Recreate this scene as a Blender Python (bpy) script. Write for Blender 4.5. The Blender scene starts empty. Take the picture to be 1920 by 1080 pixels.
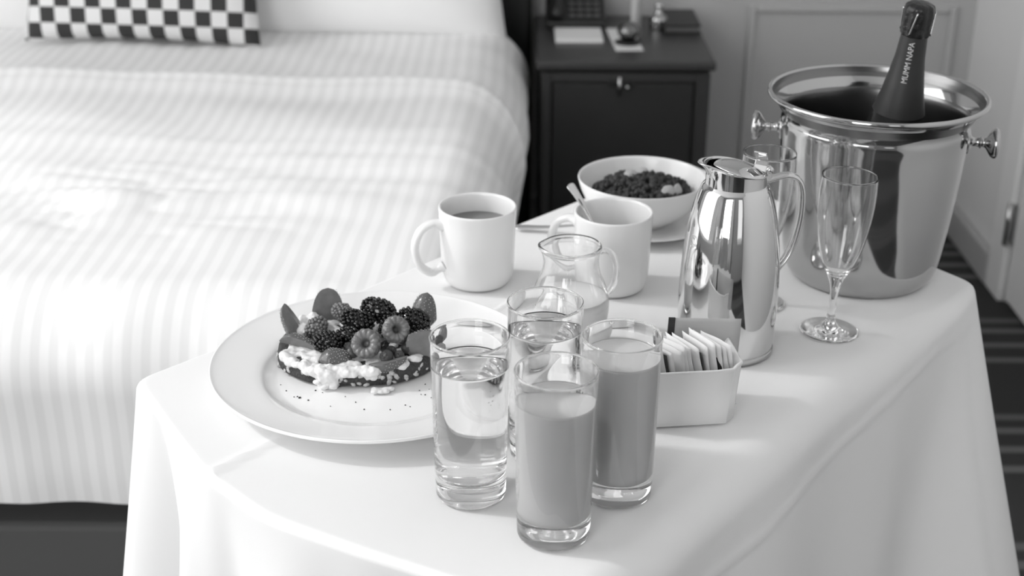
import bpy, bmesh, math, random
from math import pi, sin, cos, tan, radians, sqrt, exp, atan2, hypot
from mathutils import Vector, Matrix, noise

random.seed(7)
SC = bpy.context.scene
COL = SC.collection

# ------------------------------------------------------------------ camera
CAM_H = 1.41
pitch, roll = radians(24.0), radians(0.3)
fw = Vector((0, cos(pitch), -sin(pitch)))
rt = Vector((1, 0, 0))
up = rt.cross(fw)
rt2 = rt * cos(roll) + up * sin(roll)
up2 = -rt * sin(roll) + up * cos(roll)
cam_d = bpy.data.cameras.new('camera')
cam = bpy.data.objects.new('camera', cam_d)
COL.objects.link(cam)
cam.matrix_world = Matrix(((rt2.x, up2.x, -fw.x, 0), (rt2.y, up2.y, -fw.y, 0),
                           (rt2.z, up2.z, -fw.z, CAM_H), (0, 0, 0, 1)))
cam_d.sensor_width = 36.0
cam_d.lens = 50.0
cam_d.clip_start = 0.05
cam_d.dof.use_dof = True
cam_d.dof.focus_distance = 1.27
cam_d.dof.aperture_fstop = 6.3
SC.camera = cam

# ------------------------------------------------------------------ light and exposure
SC.view_settings.view_transform = 'Standard'
SC.view_settings.look = 'None'
SC.view_settings.gamma = 1.0
SC.view_settings.use_curve_mapping = False
SC.view_settings.exposure = 0.1
SC.cycles.caustics_reflective = True
SC.cycles.caustics_refractive = True
SC.cycles.blur_glossy = 0.6
SC.cycles.max_bounces = 32
SC.cycles.diffuse_bounces = 14
SC.cycles.glossy_bounces = 10
SC.cycles.transmission_bounces = 32
SC.cycles.transparent_max_bounces = 8
SC.cycles.sample_clamp_indirect = 60.0

world = bpy.data.worlds.new('overcast_daylight')
SC.world = world
world.use_nodes = True
bg = world.node_tree.nodes['Background']
bg.inputs[0].default_value = (0.9, 0.9, 0.9, 1)
bg.inputs[1].default_value = 0.5

SUN_AZ, SUN_EL = radians(-10), radians(39)         # direction the light travels, and its height
sd = bpy.data.lights.new('sun', 'SUN')
sd.energy = 1.1
sd.angle = radians(4.5)
sun = bpy.data.objects.new('sun', sd)
COL.objects.link(sun)
trav = Vector((cos(SUN_AZ) * cos(SUN_EL), sin(SUN_AZ) * cos(SUN_EL), -sin(SUN_EL)))
sun.rotation_euler = trav.to_track_quat('-Z', 'Y').to_euler()
sun.location = (-5, 1, 4)


def area(name, loc, direction, sx, sy, power):
    d = bpy.data.lights.new(name, 'AREA')
    d.shape = 'RECTANGLE'
    d.size, d.size_y, d.energy = sx, sy, power
    o = bpy.data.objects.new(name, d)
    COL.objects.link(o)
    o.location = loc
    o.rotation_euler = Vector(direction).to_track_quat('-Z', 'Z').to_euler()
    return o


XL, XR, YB, YF, ZC = -2.5, 1.18, 3.60, -1.6, 3.4   # the room: left, right, far wall, wall behind the camera, ceiling
WIN = (-0.5, 3.0, 0.55, 3.15)                      # big window in the left wall: y0 y1 z0 z1
WIN2 = (-1.9, -0.55, 0.7, 2.6)                     # window in the wall behind the camera: x0 x1 z0 z1
WIN3 = (0.35, 1.0, 0.7, 2.6)                       # narrow window in the same wall
area('window_daylight', (XL + 0.02, 1.25, 1.75), (1, 0, -0.1), 3.3, 2.1, 60)
area('rear_window_daylight', (-1.2, YF + 0.02, 1.7), (0, 1, -0.1), 1.3, 1.8, 40)
area('narrow_window_daylight', (0.68, YF + 0.02, 1.7), (0, 1, -0.1), 0.6, 1.8, 2)

# ------------------------------------------------------------------ helpers


def lin(v):
    v = v / 255.0
    return v / 12.92 if v <= 0.04045 else ((v + 0.055) / 1.055) ** 2.4


def mat(name, g, rough=0.5, metal=0.0, spec=0.5, bump=None, vary=None, sss=0.0, sheen=0.0, coat=0.0):
    """procedural grey material. bump=(scale, strength, distance); vary=(scale, amount) modulates the base grey."""
    m = bpy.data.materials.new(name)
    m.use_nodes = True
    nt = m.node_tree
    b = nt.nodes['Principled BSDF']
    b.inputs['Base Color'].default_value = (g, g, g, 1)
    b.inputs['Roughness'].default_value = rough
    b.inputs['Metallic'].default_value = metal
    b.inputs['Specular IOR Level'].default_value = spec
    b.inputs['Coat Weight'].default_value = coat
    b.inputs['Coat Roughness'].default_value = 0.05
    if sss:
        b.inputs['Subsurface Weight'].default_value = sss
        b.inputs['Subsurface Radius'].default_value = (0.01, 0.01, 0.01)
        b.inputs['Subsurface Scale'].default_value = 0.6
    if sheen:
        b.inputs['Sheen Weight'].default_value = sheen
    tc = nt.nodes.new('ShaderNodeTexCoord')
    if vary:
        n = nt.nodes.new('ShaderNodeTexNoise')
        n.inputs['Scale'].default_value = vary[0]
        n.inputs['Detail'].default_value = 4
        mr = nt.nodes.new('ShaderNodeMapRange')
        mr.inputs['To Min'].default_value = g * (1 - vary[1])
        mr.inputs['To Max'].default_value = min(1, g * (1 + vary[1]))
        nt.links.new(tc.outputs['Object'], n.inputs['Vector'])
        nt.links.new(n.outputs['Fac'], mr.inputs['Value'])
        nt.links.new(mr.outputs['Result'], b.inputs['Base Color'])
    if bump:
        n2 = nt.nodes.new('ShaderNodeTexNoise')
        n2.inputs['Scale'].default_value = bump[0]
        n2.inputs['Detail'].default_value = 3
        bp = nt.nodes.new('ShaderNodeBump')
        bp.inputs['Strength'].default_value = bump[1]
        bp.inputs['Distance'].default_value = bump[2]
        nt.links.new(tc.outputs['Object'], n2.inputs['Vector'])
        nt.links.new(n2.outputs['Fac'], bp.inputs['Height'])
        nt.links.new(bp.outputs['Normal'], b.inputs['Normal'])
    return m


def glassmat(name, g=1.0, ior=1.5, rough=0.0):
    m = bpy.data.materials.new(name)
    m.use_nodes = True
    b = m.node_tree.nodes['Principled BSDF']
    b.inputs['Base Color'].default_value = (g, g, g, 1)
    b.inputs['Roughness'].default_value = rough
    b.inputs['IOR'].default_value = ior
    b.inputs['Transmission Weight'].default_value = 1.0
    return m


M = {
    'carpet': None,
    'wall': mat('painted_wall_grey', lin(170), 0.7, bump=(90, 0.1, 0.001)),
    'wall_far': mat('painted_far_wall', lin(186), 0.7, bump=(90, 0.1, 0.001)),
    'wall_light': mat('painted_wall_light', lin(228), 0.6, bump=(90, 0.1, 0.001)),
    'trim': mat('painted_trim', lin(176), 0.5),
    'trim_light': mat('painted_trim_light', lin(236), 0.4),
    'ceiling': mat('ceiling_paint', 0.75, 0.8),
    'cloth': mat('table_linen', 0.80, 0.85, spec=0.2, sheen=0.1, bump=(900, 0.12, 0.0006)),
    'china': mat('white_china', 0.86, 0.15, spec=0.5),
    'china2': mat('white_stoneware', 0.78, 0.22, spec=0.5),
    'glass': glassmat('clear_glass', 0.985, 1.5),
    'water': glassmat('water', 1.0, 1.333),
    'juice': mat('juice', lin(214), 0.25),
    'milk': mat('milk', 0.98, 0.25),
    'coffee': mat('tea', lin(120), 0.08),
    'steel': mat('polished_steel', 0.72, 0.05, 1.0, bump=(14, 0.05, 0.002)),
    'steel2': mat('brushed_steel', 0.50, 0.085, 1.0, bump=(9, 0.06, 0.003)),
    'steel_dark': mat('steel_inside', 0.22, 0.25, 1.0),
    'darkwood': mat('dark_wood', lin(54), 0.35, vary=(6, 0.25)),
    'darkwood2': mat('dark_wood_panel', lin(44), 0.35, vary=(6, 0.2)),
    'base_grey': mat('grey_upholstery', lin(84), 0.9, bump=(400, 0.3, 0.002)),
    'black': mat('black_lacquer', lin(24), 0.4),
    'phone': mat('black_plastic', lin(34), 0.35),
    'paper': mat('white_paper', 0.78, 0.8),
    'bottle': mat('dark_bottle_glass', lin(26), 0.12, coat=0.6),
    'foil': mat('dark_foil', lin(40), 0.30, 0.3, bump=(160, 0.6, 0.002)),
    'foil_neck': mat('matt_neck_foil', lin(46), 0.5, 0.1, bump=(60, 0.15, 0.001)),
    'letter': mat('pale_lettering', lin(205), 0.5),
    'blackberry': mat('blackberry_skin', lin(20), 0.12, coat=0.2),
    'raspberry': mat('raspberry_skin', lin(112), 0.35, sss=0.15, vary=(300, 0.15)),
    'blueberry': mat('blueberry_skin', lin(64), 0.4, vary=(200, 0.2)),
    'straw': mat('strawberry_skin', lin(92), 0.25, vary=(250, 0.15)),
    'strawcut': mat('strawberry_flesh', lin(114), 0.3, vary=(90, 0.45), bump=(200, 0.2, 0.001)),
    'seed': mat('strawberry_seed', lin(178), 0.4),
    'bread': mat('dark_rye_crumb', lin(62), 0.85, vary=(260, 0.55), bump=(420, 0.8, 0.003)),
    'oat': mat('oat_flake', lin(190), 0.7, vary=(400, 0.2)),
    'ricotta': mat('ricotta', 0.72, 0.5, sss=0.1, bump=(330, 0.35, 0.0015)),
    'crumb': mat('dark_crumb', lin(50), 0.9),
    'granola': mat('dark_granola', lin(50), 0.7, vary=(90, 0.9)),
    'nut': mat('pale_nut', lin(172), 0.6, vary=(120, 0.2)),
    'mattress': mat('mattress_ticking', 0.8, 0.8),
    'pillow': mat('white_pillowcase', 0.88, 0.85, sheen=0.15, bump=(40, 0.06, 0.002)),
    'packet': mat('white_sachet_paper', 0.83, 0.55, bump=(260, 0.25, 0.001)),
    'packet_grey': mat('grey_sachet_paper', lin(188), 0.55),
    'packet_dark': mat('dark_sachet_paper', lin(52), 0.5),
    'curtain': mat('white_curtain', 0.8, 0.9),
    'lamp_metal': mat('satin_lamp_metal', lin(225), 0.3, 0.1),
    'keys': mat('grey_keys', lin(95), 0.5),
}


def new(name, me, m=None, parent=None, loc=None):
    o = bpy.data.objects.new(name, me)
    COL.objects.link(o)
    if m is not None and me is not None:
        for k in (m if isinstance(m, (list, tuple)) else [m]):
            me.materials.append(k)
    if parent:
        o.parent = parent
    if loc:
        o.location = loc
    return o


def tag(o, label=None, cat=None, group=None, kind=None):
    if label: o['label'] = label
    if cat: o['category'] = cat
    if group: o['group'] = group
    if kind: o['kind'] = kind
    return o


def thing(name, label, cat, loc=(0, 0, 0), rot=(0, 0, 0), group=None):
    o = bpy.data.objects.new(name, None)
    COL.objects.link(o)
    o.location = loc
    o.rotation_euler = rot
    o.empty_display_size = 0.05
    return tag(o, label, cat, group)


def mesh(name, verts, faces, smooth=True, fix=True):
    me = bpy.data.meshes.new(name)
    me.from_pydata([tuple(v) for v in verts], [], faces)
    if fix:
        b = bmesh.new()
        b.from_mesh(me)
        bmesh.ops.recalc_face_normals(b, faces=b.faces)
        b.to_mesh(me)
        b.free()
    if smooth:
        me.polygons.foreach_set('use_smooth', [True] * len(me.polygons))
    me.update()
    return me


def lathe(prof, seg=64, sx=1.0, sy=1.0, fn=None):
    """closed or open profile [(r, z)] turned about z; r == 0 makes a pole. fn(r, z, a) -> (x, y, z) warps it."""
    V, F, rings = [], [], []
    for r, z in prof:
        if r <= 1e-7:
            rings.append([len(V)])
            V.append(fn(0, z, 0) if fn else (0, 0, z))
        else:
            ring = []
            for i in range(seg):
                a = 2 * pi * i / seg
                ring.append(len(V))
                V.append(fn(r, z, a) if fn else (r * cos(a) * sx, r * sin(a) * sy, z))
            rings.append(ring)
    for A, B in zip(rings, rings[1:]):
        for i in range(seg):
            j = (i + 1) % seg
            if len(A) == 1 and len(B) == 1: continue
            if len(A) == 1: F.append((A[0], B[i], B[j]))
            elif len(B) == 1: F.append((A[i], A[j], B[0]))
            else: F.append((A[i], A[j], B[j], B[i]))
    return V, F


def smooth_prof(pts, n=4):
    """Catmull-Rom through the (r, z) points."""
    out = []
    P = [pts[0]] + list(pts) + [pts[-1]]
    for i in range(1, len(P) - 2):
        p0, p1, p2, p3 = P[i - 1], P[i], P[i + 1], P[i + 2]
        for k in range(n):
            t = k / n
            out.append(tuple(0.5 * (2 * p1[c] + (p2[c] - p0[c]) * t + (2 * p0[c] - 5 * p1[c] + 4 * p2[c] - p3[c]) * t * t
                                    + (3 * p1[c] - p0[c] - 3 * p2[c] + p3[c]) * t ** 3) for c in range(len(p1))))
    out.append(tuple(pts[-1]))
    return out


def spline(pts, n=6):
    return [Vector(p) for p in smooth_prof([tuple(p) for p in pts], n)]


def tube(path, rad, seg=14, flat=1.0, side=None, caps=True):
    """tube along path; rad number or list; flat scales the radius along `side`."""
    V, F = [], []
    n = len(path)
    rads = rad if isinstance(rad, (list, tuple)) else [rad] * n
    prev = side.normalized() if side else None
    for i, p in enumerate(path):
        t = (path[min(i + 1, n - 1)] - path[max(i - 1, 0)]).normalized()
        if prev is None:
            prev = t.orthogonal().normalized()
        s = (prev - t * prev.dot(t))
        s = s.normalized() if s.length > 1e-6 else t.orthogonal().normalized()
        if side is None: prev = s
        u = t.cross(s)
        for k in range(seg):
            a = 2 * pi * k / seg
            V.append(p + s * (cos(a) * rads[i] * flat) + u * (sin(a) * rads[i]))
    for i in range(n - 1):
        for k in range(seg):
            j = (k + 1) % seg
            F.append((i * seg + k, i * seg + j, (i + 1) * seg + j, (i + 1) * seg + k))
    if caps:
        F.append(tuple(range(seg - 1, -1, -1)))
        F.append(tuple((n - 1) * seg + k for k in range(seg)))
    return V, F


def joinvf(*parts):
    V, F = [], []
    for v, f in parts:
        o = len(V)
        V += [tuple(x) for x in v]
        F += [tuple(i + o for i in q) for q in f]
    return V, F


def boxvf(x0, x1, y0, y1, z0, z1):
    V = [(x0, y0, z0), (x1, y0, z0), (x1, y1, z0), (x0, y1, z0), (x0, y0, z1), (x1, y0, z1), (x1, y1, z1), (x0, y1, z1)]
    F = [(0, 3, 2, 1), (4, 5, 6, 7), (0, 1, 5, 4), (1, 2, 6, 5), (2, 3, 7, 6), (3, 0, 4, 7)]
    return V, F


def box(name, m, parent, x0, x1, y0, y1, z0, z1, bev=0.0, seg=2):
    V, F = boxvf(x0, x1, y0, y1, z0, z1)
    me = bpy.data.meshes.new(name)
    me.from_pydata(V, [], F)
    if bev:
        b = bmesh.new()
        b.from_mesh(me)
        bmesh.ops.bevel(b, geom=b.edges[:], offset=bev, segments=seg, profile=0.5, affect='EDGES')
        b.to_mesh(me)
        b.free()
    return new(name, me, m, parent)


def struct(o):
    o['kind'] = 'structure'
    return o


def ico(sub, r=1.0):
    b = bmesh.new()
    bmesh.ops.create_icosphere(b, subdivisions=sub, radius=r)
    V = [v.co.copy() for v in b.verts]
    F = [tuple(v.index for v in f.verts) for f in b.faces]
    b.free()
    return V, F


ICO1, ICO2, ICO3 = ico(1), ico(2), ico(3)


def blob(base, c, s, rot=None):
    V, F = base
    c = Vector(c)
    out = []
    for v in V:
        w = Vector((v.x * s[0], v.y * s[1], v.z * s[2]))
        if rot: w = rot @ w
        out.append(w + c)
    return out, F


def rotm(x, y, z):
    from mathutils import Euler
    return Euler((x, y, z)).to_matrix()


# ------------------------------------------------------------------ room
def carpet():
    m = bpy.data.materials.new('striped_carpet')
    m.use_nodes = True
    nt = m.node_tree
    b = nt.nodes['Principled BSDF']
    b.inputs['Roughness'].default_value = 0.95
    b.inputs['Specular IOR Level'].default_value = 0.1
    tc = nt.nodes.new('ShaderNodeTexCoord')
    sp = nt.nodes.new('ShaderNodeSeparateXYZ')
    nt.links.new(tc.outputs['Object'], sp.inputs[0])
    d = nt.nodes.new('ShaderNodeMath'); d.operation = 'DIVIDE'; d.inputs[1].default_value = 0.46
    a = nt.nodes.new('ShaderNodeMath'); a.operation = 'ADD'; a.inputs[1].default_value = 0.13
    f = nt.nodes.new('ShaderNodeMath'); f.operation = 'FRACT'
    r = nt.nodes.new('ShaderNodeValToRGB')
    r.color_ramp.interpolation = 'LINEAR'
    dark, lt = lin(60), lin(104)
    e = r.color_ramp.elements
    e[0].position, e[0].color = 0.0, (dark, dark, dark, 1)
    e[1].position, e[1].color = 1.0, (dark, dark, dark, 1)
    for p, w in ((0.20, 1), (0.36, 1), (0.52, 1), (0.64, 0.8)):
        for q, c in ((-0.035, dark), (-0.015, dark + (lt - dark) * w), (0.015, dark + (lt - dark) * w), (0.035, dark)):
            el = r.color_ramp.elements.new(p + q)
            el.color = (c, c, c, 1)
    nt.links.new(sp.outputs['Y'], d.inputs[0])
    nt.links.new(d.outputs[0], a.inputs[0])
    nt.links.new(a.outputs[0], f.inputs[0])
    nt.links.new(f.outputs[0], r.inputs[0])
    nt.links.new(r.outputs[0], b.inputs['Base Color'])
    n2 = nt.nodes.new('ShaderNodeTexNoise'); n2.inputs['Scale'].default_value = 500
    bp = nt.nodes.new('ShaderNodeBump'); bp.inputs['Strength'].default_value = 0.5; bp.inputs['Distance'].default_value = 0.004
    nt.links.new(tc.outputs['Object'], n2.inputs['Vector'])
    nt.links.new(n2.outputs['Fac'], bp.inputs['Height'])
    nt.links.new(bp.outputs['Normal'], b.inputs['Normal'])
    return m


T = 0.12
struct(box('floor', carpet(), None, XL - T, XR + T, YF - T, YB + T, -0.1, 0))
struct(box('ceiling', M['ceiling'], None, XL - T, XR + T, YF - T, YB + T, ZC, ZC + 0.1))
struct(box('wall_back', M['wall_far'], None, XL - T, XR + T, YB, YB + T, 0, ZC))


def wall_with_holes(name, m, axis, pos, thick, a0, a1, holes):
    """axis 'x': wall in the plane x=pos running along y; holes [(a0,a1,z0,z1)]"""
    cuts = sorted({a0, a1, *[h[0] for h in holes], *[h[1] for h in holes]})
    zs = sorted({0, ZC, *[h[2] for h in holes], *[h[3] for h in holes]})
    parts = []
    for p, q in zip(cuts, cuts[1:]):
        for z0, z1 in zip(zs, zs[1:]):
            mid, mz = (p + q) / 2, (z0 + z1) / 2
            if any(h[0] < mid < h[1] and h[2] < mz < h[3] for h in holes): continue
            if axis == 'x': parts.append(boxvf(min(pos, pos + thick), max(pos, pos + thick), p, q, z0, z1))
            else: parts.append(boxvf(p, q, min(pos, pos + thick), max(pos, pos + thick), z0, z1))
    V, F = joinvf(*parts)
    return struct(new(name, mesh(name, V, F, False), m))


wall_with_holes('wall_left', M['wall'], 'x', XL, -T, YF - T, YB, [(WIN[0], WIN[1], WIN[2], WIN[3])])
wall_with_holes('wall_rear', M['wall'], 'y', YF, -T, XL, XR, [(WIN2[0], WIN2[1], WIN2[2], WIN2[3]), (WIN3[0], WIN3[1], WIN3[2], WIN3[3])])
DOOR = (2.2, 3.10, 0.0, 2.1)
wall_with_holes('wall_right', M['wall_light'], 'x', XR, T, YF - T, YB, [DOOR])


def window(name, axis, pos, a0, a1, z0, z1, nv):
    r = bpy.data.objects.new(name, None)
    COL.objects.link(r)
    struct(r)
    w = 0.05
    bars = [(a0, a0 + w, z0, z1), (a1 - w, a1, z0, z1), (a0, a1, z0, z0 + w), (a0, a1, z1 - w, z1)]
    for i in range(1, nv):
        c = a0 + (a1 - a0) * i / nv
        bars.append((c - 0.02, c + 0.02, z0, z1))
    for b in bars:
        if axis == 'x': box('window_bar', M['trim_light'], r, pos - 0.07, pos - 0.02, b[0], b[1], b[2], b[3])
        else: box('window_bar', M['trim_light'], r, b[0], b[1], pos - 0.07, pos - 0.02, b[2], b[3])
    return r


window('window_1', 'x', XL, *WIN, 1)
window('window_2', 'y', YF, *WIN2, 2)
window('window_3', 'y', YF, *WIN3, 1)

# skirting boards
struct(box('baseboard_back', M['trim'], None, XL, XR, YB - 0.018, YB, 0, 0.085, 0.005))
struct(box('baseboard_right', M['trim'], None, XR - 0.022, XR, 3.20, YB - 0.018, 0, 0.085, 0.007))
# picture-frame panelling of the far wall
k = 1
for (x0, x1, z0, z1) in ((0.60, 1.13, 0.14, 0.60), (0.60, 1.13, 0.68, 1.3), (-0.2, 0.50, 0.68, 1.3)):
    for (a, b, c, d) in ((x0, x0 + 0.018, z0, z1), (x1 - 0.018, x1, z0, z1), (x0 + 0.018, x1 - 0.018, z0, z0 + 0.018), (x0 + 0.018, x1 - 0.018, z1 - 0.018, z1)):
        struct(box('trim_%d' % k, M['wall_far'], None, a, b, YB - 0.010, YB, c, d, 0.004))
        k += 1
# door and its casing in the right wall
struct(box('trim_%d' % k, M['trim_light'], None, XR - 0.02, XR, 3.10, 3.20, 0, 2.2, 0.006)); k += 1
struct(box('trim_%d' % k, M['trim_light'], None, XR - 0.02, XR, 2.10, 2.20, 0, 2.2, 0.006)); k += 1
dr = bpy.data.objects.new('door_1', None)
COL.objects.link(dr)
struct(dr)
box('door_leaf', M['trim_light'], dr, XR - 0.005, XR + 0.035, 2.205, 3.093, 0.012, 2.09, 0.003)
for zc in (0.20, 1.05, 1.9):
    h = box('hinge', M['steel2'], dr, XR - 0.012, XR - 0.004, 3.088, 3.118, zc - 0.05, zc + 0.05, 0.002)
    V, F = tube([Vector((XR - 0.022, 3.098, zc - 0.052)), Vector((XR - 0.022, 3.098, zc + 0.052))], 0.007, 12)
    new('hinge_pin', mesh('hinge_pin', V, F), M['steel2'], h)
V, F = tube(spline([(XR - 0.005, 2.28, 1.0), (XR - 0.06, 2.28, 1.0), (XR - 0.065, 2.32, 1.0), (XR - 0.065, 2.40, 1.0)]), 0.009)
new('door_handle', mesh('door_handle', V, F), M['steel2'], dr)

def drape(name, x0, x1, label):
    V, F = [], []
    n, nz = 80, 6
    for i in range(n + 1):
        x = x0 + (x1 - x0) * i / n
        for j in range(nz + 1):
            z = 0.03 + 2.75 * j / nz
            V.append((x, YF + 0.10 + 0.03 * sin(x * 70 + 0.2 * z), z))
    for i in range(n):
        for j in range(nz):
            a = i * (nz + 1) + j
            F.append((a, a + 1, a + nz + 2, a + nz + 1))
    o = new(name, mesh(name, V, F), M['curtain'])
    s = o.modifiers.new('thick', 'SOLIDIFY'); s.thickness = 0.004
    tag(o, label, 'curtain')


drape('window_curtain', -0.62, -0.25, 'white pleated curtain between the two rear windows')

# ------------------------------------------------------------------ bed
BX0, BX1, BY0 = -2.12, 0.03, 1.74
bed = thing('bed', 'wide bed with black headboard and dark base under the striped duvet', 'bed', (0, 0, 0))
box('bed_base', M['base_grey'], bed, BX0 + 0.12, BX1 - 0.10, BY0 + 0.03, 3.50, 0.0, 0.235, 0.01)
box('mattress', M['mattress'], bed, BX0 + 0.10, BX1 - 0.10, BY0 + 0.09, 3.49, 0.235, 0.55, 0.06, 4)
box('headboard', M['black'], bed, BX0 - 0.02, 0.046, 3.50, 3.57, 0.0, 1.25, 0.012, 3)


def duvet_material():
    m = bpy.data.materials.new('striped_satin_duvet')
    m.use_nodes = True
    nt = m.node_tree
    b = nt.nodes['Principled BSDF']
    b.inputs['Roughness'].default_value = 0.6
    b.inputs['Specular IOR Level'].default_value = 0.25
    b.inputs['Sheen Weight'].default_value = 0.1
    uv = nt.nodes.new('ShaderNodeUVMap')
    sp = nt.nodes.new('ShaderNodeSeparateXYZ')
    nt.links.new(uv.outputs[0], sp.inputs[0])
    ml = nt.nodes.new('ShaderNodeMath'); ml.operation = 'MULTIPLY'; ml.inputs[1].default_value = 1 / 0.028
    fr = nt.nodes.new('ShaderNodeMath'); fr.operation = 'FRACT'
    rp = nt.nodes.new('ShaderNodeValToRGB')
    e = rp.color_ramp.elements
    e[0].position, e[0].color = 0.0, (0.86, 0.86, 0.86, 1)
    e[1].position, e[1].color = 0.44, (0.86, 0.86, 0.86, 1)
    for p, c in ((0.5, 0.785), (0.94, 0.785), (1.0, 0.86)):
        x = rp.color_ramp.elements.new(p); x.color = (c, c, c, 1)
    nt.links.new(sp.outputs['X'], ml.inputs[0])
    nt.links.new(ml.outputs[0], fr.inputs[0])
    nt.links.new(fr.outputs[0], rp.inputs[0])
    nt.links.new(rp.outputs[0], b.inputs['Base Color'])
    return m


def duvet():
    R, ztop, zhem = 0.13, 0.600, 0.29
    xi, yi = BX1 - R, BY0 + R
    over = (pi / 2) * R + (ztop - R - zhem)
    nx, ny = 300, 250
    x_start, y_end = BX0 + 0.02, 3.31
    V, F, UV = [], [], []
    for j in range(ny + 1):
        yf = (yi - over) + (y_end - yi + over) * j / ny
        for i in range(nx + 1):
            xf = x_start + (xi + over - x_start) * i / nx
            dx, dy = max(0, xf - xi), max(0, yi - yf)
            bx, by = min(xf, xi), max(yf, yi)
            d = hypot(dx, dy)
            # corner: square cloth -> limit the drop so that the hem stays level-ish
            if d > 1e-6:
                ux, uy = dx / d, -dy / d
                dd = min(d, over + 0.03)
            else:
                ux = uy = 0; dd = 0
            if dd < R * pi / 2:
                a = dd / R
                x, y, z = bx + ux * R * sin(a), by + uy * R * sin(a), ztop - R * (1 - cos(a))
                nrm = Vector((ux * sin(a), uy * sin(a), cos(a)))
            else:
                h = dd - R * pi / 2
                x, y, z = bx + ux * (R - 0.16 * h), by + uy * (R - 0.05 * h), ztop - R - h
                nrm = Vector((ux, uy, 0))
            # filling, wrinkles
            o = 0.022 * noise.noise(Vector((xf * 1.6, yf * 1.9, 3.1)))
            o += 0.008 * noise.noise(Vector((xf * 4.5, yf * 7.0, 9.0)))
            mk = exp(-(((xf + 0.62) / 0.26) ** 2 + ((yf - 2.16) / 0.14) ** 2))
            o += mk * 0.014 * (abs(noise.noise(Vector((xf * 6 + 2 * yf, yf * 17 - 3 * xf, 1.0)))) * 2 - 0.5)
            mk2 = exp(-(((xf + 0.25) / 0.40) ** 2 + ((yf - 2.32) / 0.22) ** 2))
            o += mk2 * 0.012 * (noise.noise(Vector((xf * 3, yf * 15, 5.0))))
            o += 0.010 * exp(-((yf - 2.42 + 0.05 * xf) / 0.05) ** 2) * (0.5 + noise.noise(Vector((xf * 2, 0, 0))))
            # crest of the turned down top edge, beyond it the cover falls to the pillows
            crest = 2.80 - 0.55 * max(0, (xf + 0.25)) ** 1.5
            o += 0.018 * exp(-((yf - crest) / 0.040) ** 2) + (0.010 if yf > crest else 0)
            if dd > 0:
                o += 0.010 * noise.noise(Vector((xf * 9, yf * 2 if dx > dy else 0, 2.0))) * min(1, dd / 0.1)
            sk = min(0.010, (y - 2.75) * 0.075) * max(0, min(1, (xf + 0.9) / 0.9))
            V.append((x + sk - 0.012 + nrm.x * o * (0.5 if dx > 0 else 1), y + nrm.y * o, z + nrm.z * o))
            UV.append((xf, yf))
    for j in range(ny):
        for i in range(nx):
            a = j * (nx + 1) + i
            F.append((a, a + 1, a + nx + 2, a + nx + 1))
    me = mesh('duvet', V, F, True, False)
    uvl = me.uv_layers.new(name='UVMap')
    for p in me.polygons:
        for li in p.loop_indices:
            uvl.data[li].uv = UV[me.loops[li].vertex_index]
    o = new('duvet', me, duvet_material())
    tag(o, 'puffy white satin-striped duvet spread over the bed', 'duvet')


duvet()


def pillow_vf(w, h, t, n=36, flange=0.0, sag=0.0, seed=0):
    """pillow in the xz plane, thickness along y"""
    V, F = [], []
    for side in (1, -1):
        for j in range(n + 1):
            for i in range(n + 1):
                u, v = i / n * 2 - 1, j / n * 2 - 1
                pu = 1 - abs(u) ** 3.2
                pv = 1 - abs(v) ** 3.2
                th = t / 2 * (max(0, pu * pv)) ** 0.5
                x = u * w / 2 * (1 - 0.06 * (1 - abs(v) ** 2) * abs(u) ** 6)
                z = v * h / 2 * (1 - 0.06 * (1 - abs(u) ** 2) * abs(v) ** 6)
                th *= 1 + 0.12 * noise.noise(Vector((u * 2.2 + seed, v * 2.2, seed)))
                V.append((x, side * (th + 0.0015), z))
    N = (n + 1) ** 2
    for s in range(2):
        for j in range(n):
            for i in range(n):
                a = s * N + j * (n + 1) + i
                F.append((a, a + 1, a + n + 2, a + n + 1))
    rim = [i for i in range(n + 1)] + [j * (n + 1) + n for j in range(1, n + 1)] + [n * (n + 1) + i for i in range(n - 1, -1, -1)] + [j * (n + 1) for j in range(n - 1, 0, -1)]
    for a, b in zip(rim, rim[1:] + rim[:1]):
        F.append((a, b, b + N, a + N))
    return V, F


for (cx, lbl, sd_) in ((-0.385, 'white pillow at the bed head nearest the nightstand', 1), (-1.20, 'white pillow behind the left side of the checked cushion', 5)):
    V, F = pillow_vf(0.74, 0.50, 0.20, seed=sd_)
    o = new('pillow', mesh('pillow', V, F), M['pillow'])
    o.location = (cx, 3.345, 0.824)
    o.rotation_euler = (radians(-14), 0, 0)
    tag(o, lbl, 'pillow', 'white pillows at the bed head')


def check_material():
    m = bpy.data.materials.new('checked_fabric')
    m.use_nodes = True
    nt = m.node_tree
    b = nt.nodes['Principled BSDF']
    b.inputs['Roughness'].default_value = 0.85
    tc = nt.nodes.new('ShaderNodeTexCoord')
    mp = nt.nodes.new('ShaderNodeMapping')
    mp.inputs['Location'].default_value = (0.012, 0.5, 0.0)
    ck = nt.nodes.new('ShaderNodeTexChecker')
    ck.inputs['Scale'].default_value = 1 / 0.034
    ck.inputs['Color1'].default_value = (lin(52),) * 3 + (1,)
    ck.inputs['Color2'].default_value = (lin(222),) * 3 + (1,)
    fl = nt.nodes.new('ShaderNodeCombineXYZ')
    sp = nt.nodes.new('ShaderNodeSeparateXYZ')
    nt.links.new(tc.outputs['Object'], mp.inputs[0])
    nt.links.new(mp.outputs[0], sp.inputs[0])
    nt.links.new(sp.outputs['X'], fl.inputs[0])
    nt.links.new(sp.outputs['Z'], fl.inputs[1])
    fl.inputs[2].default_value = 0.01
    nt.links.new(fl.outputs[0], ck.inputs['Vector'])
    nt.links.new(ck.outputs['Color'], b.inputs['Base Color'])
    return m


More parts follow.
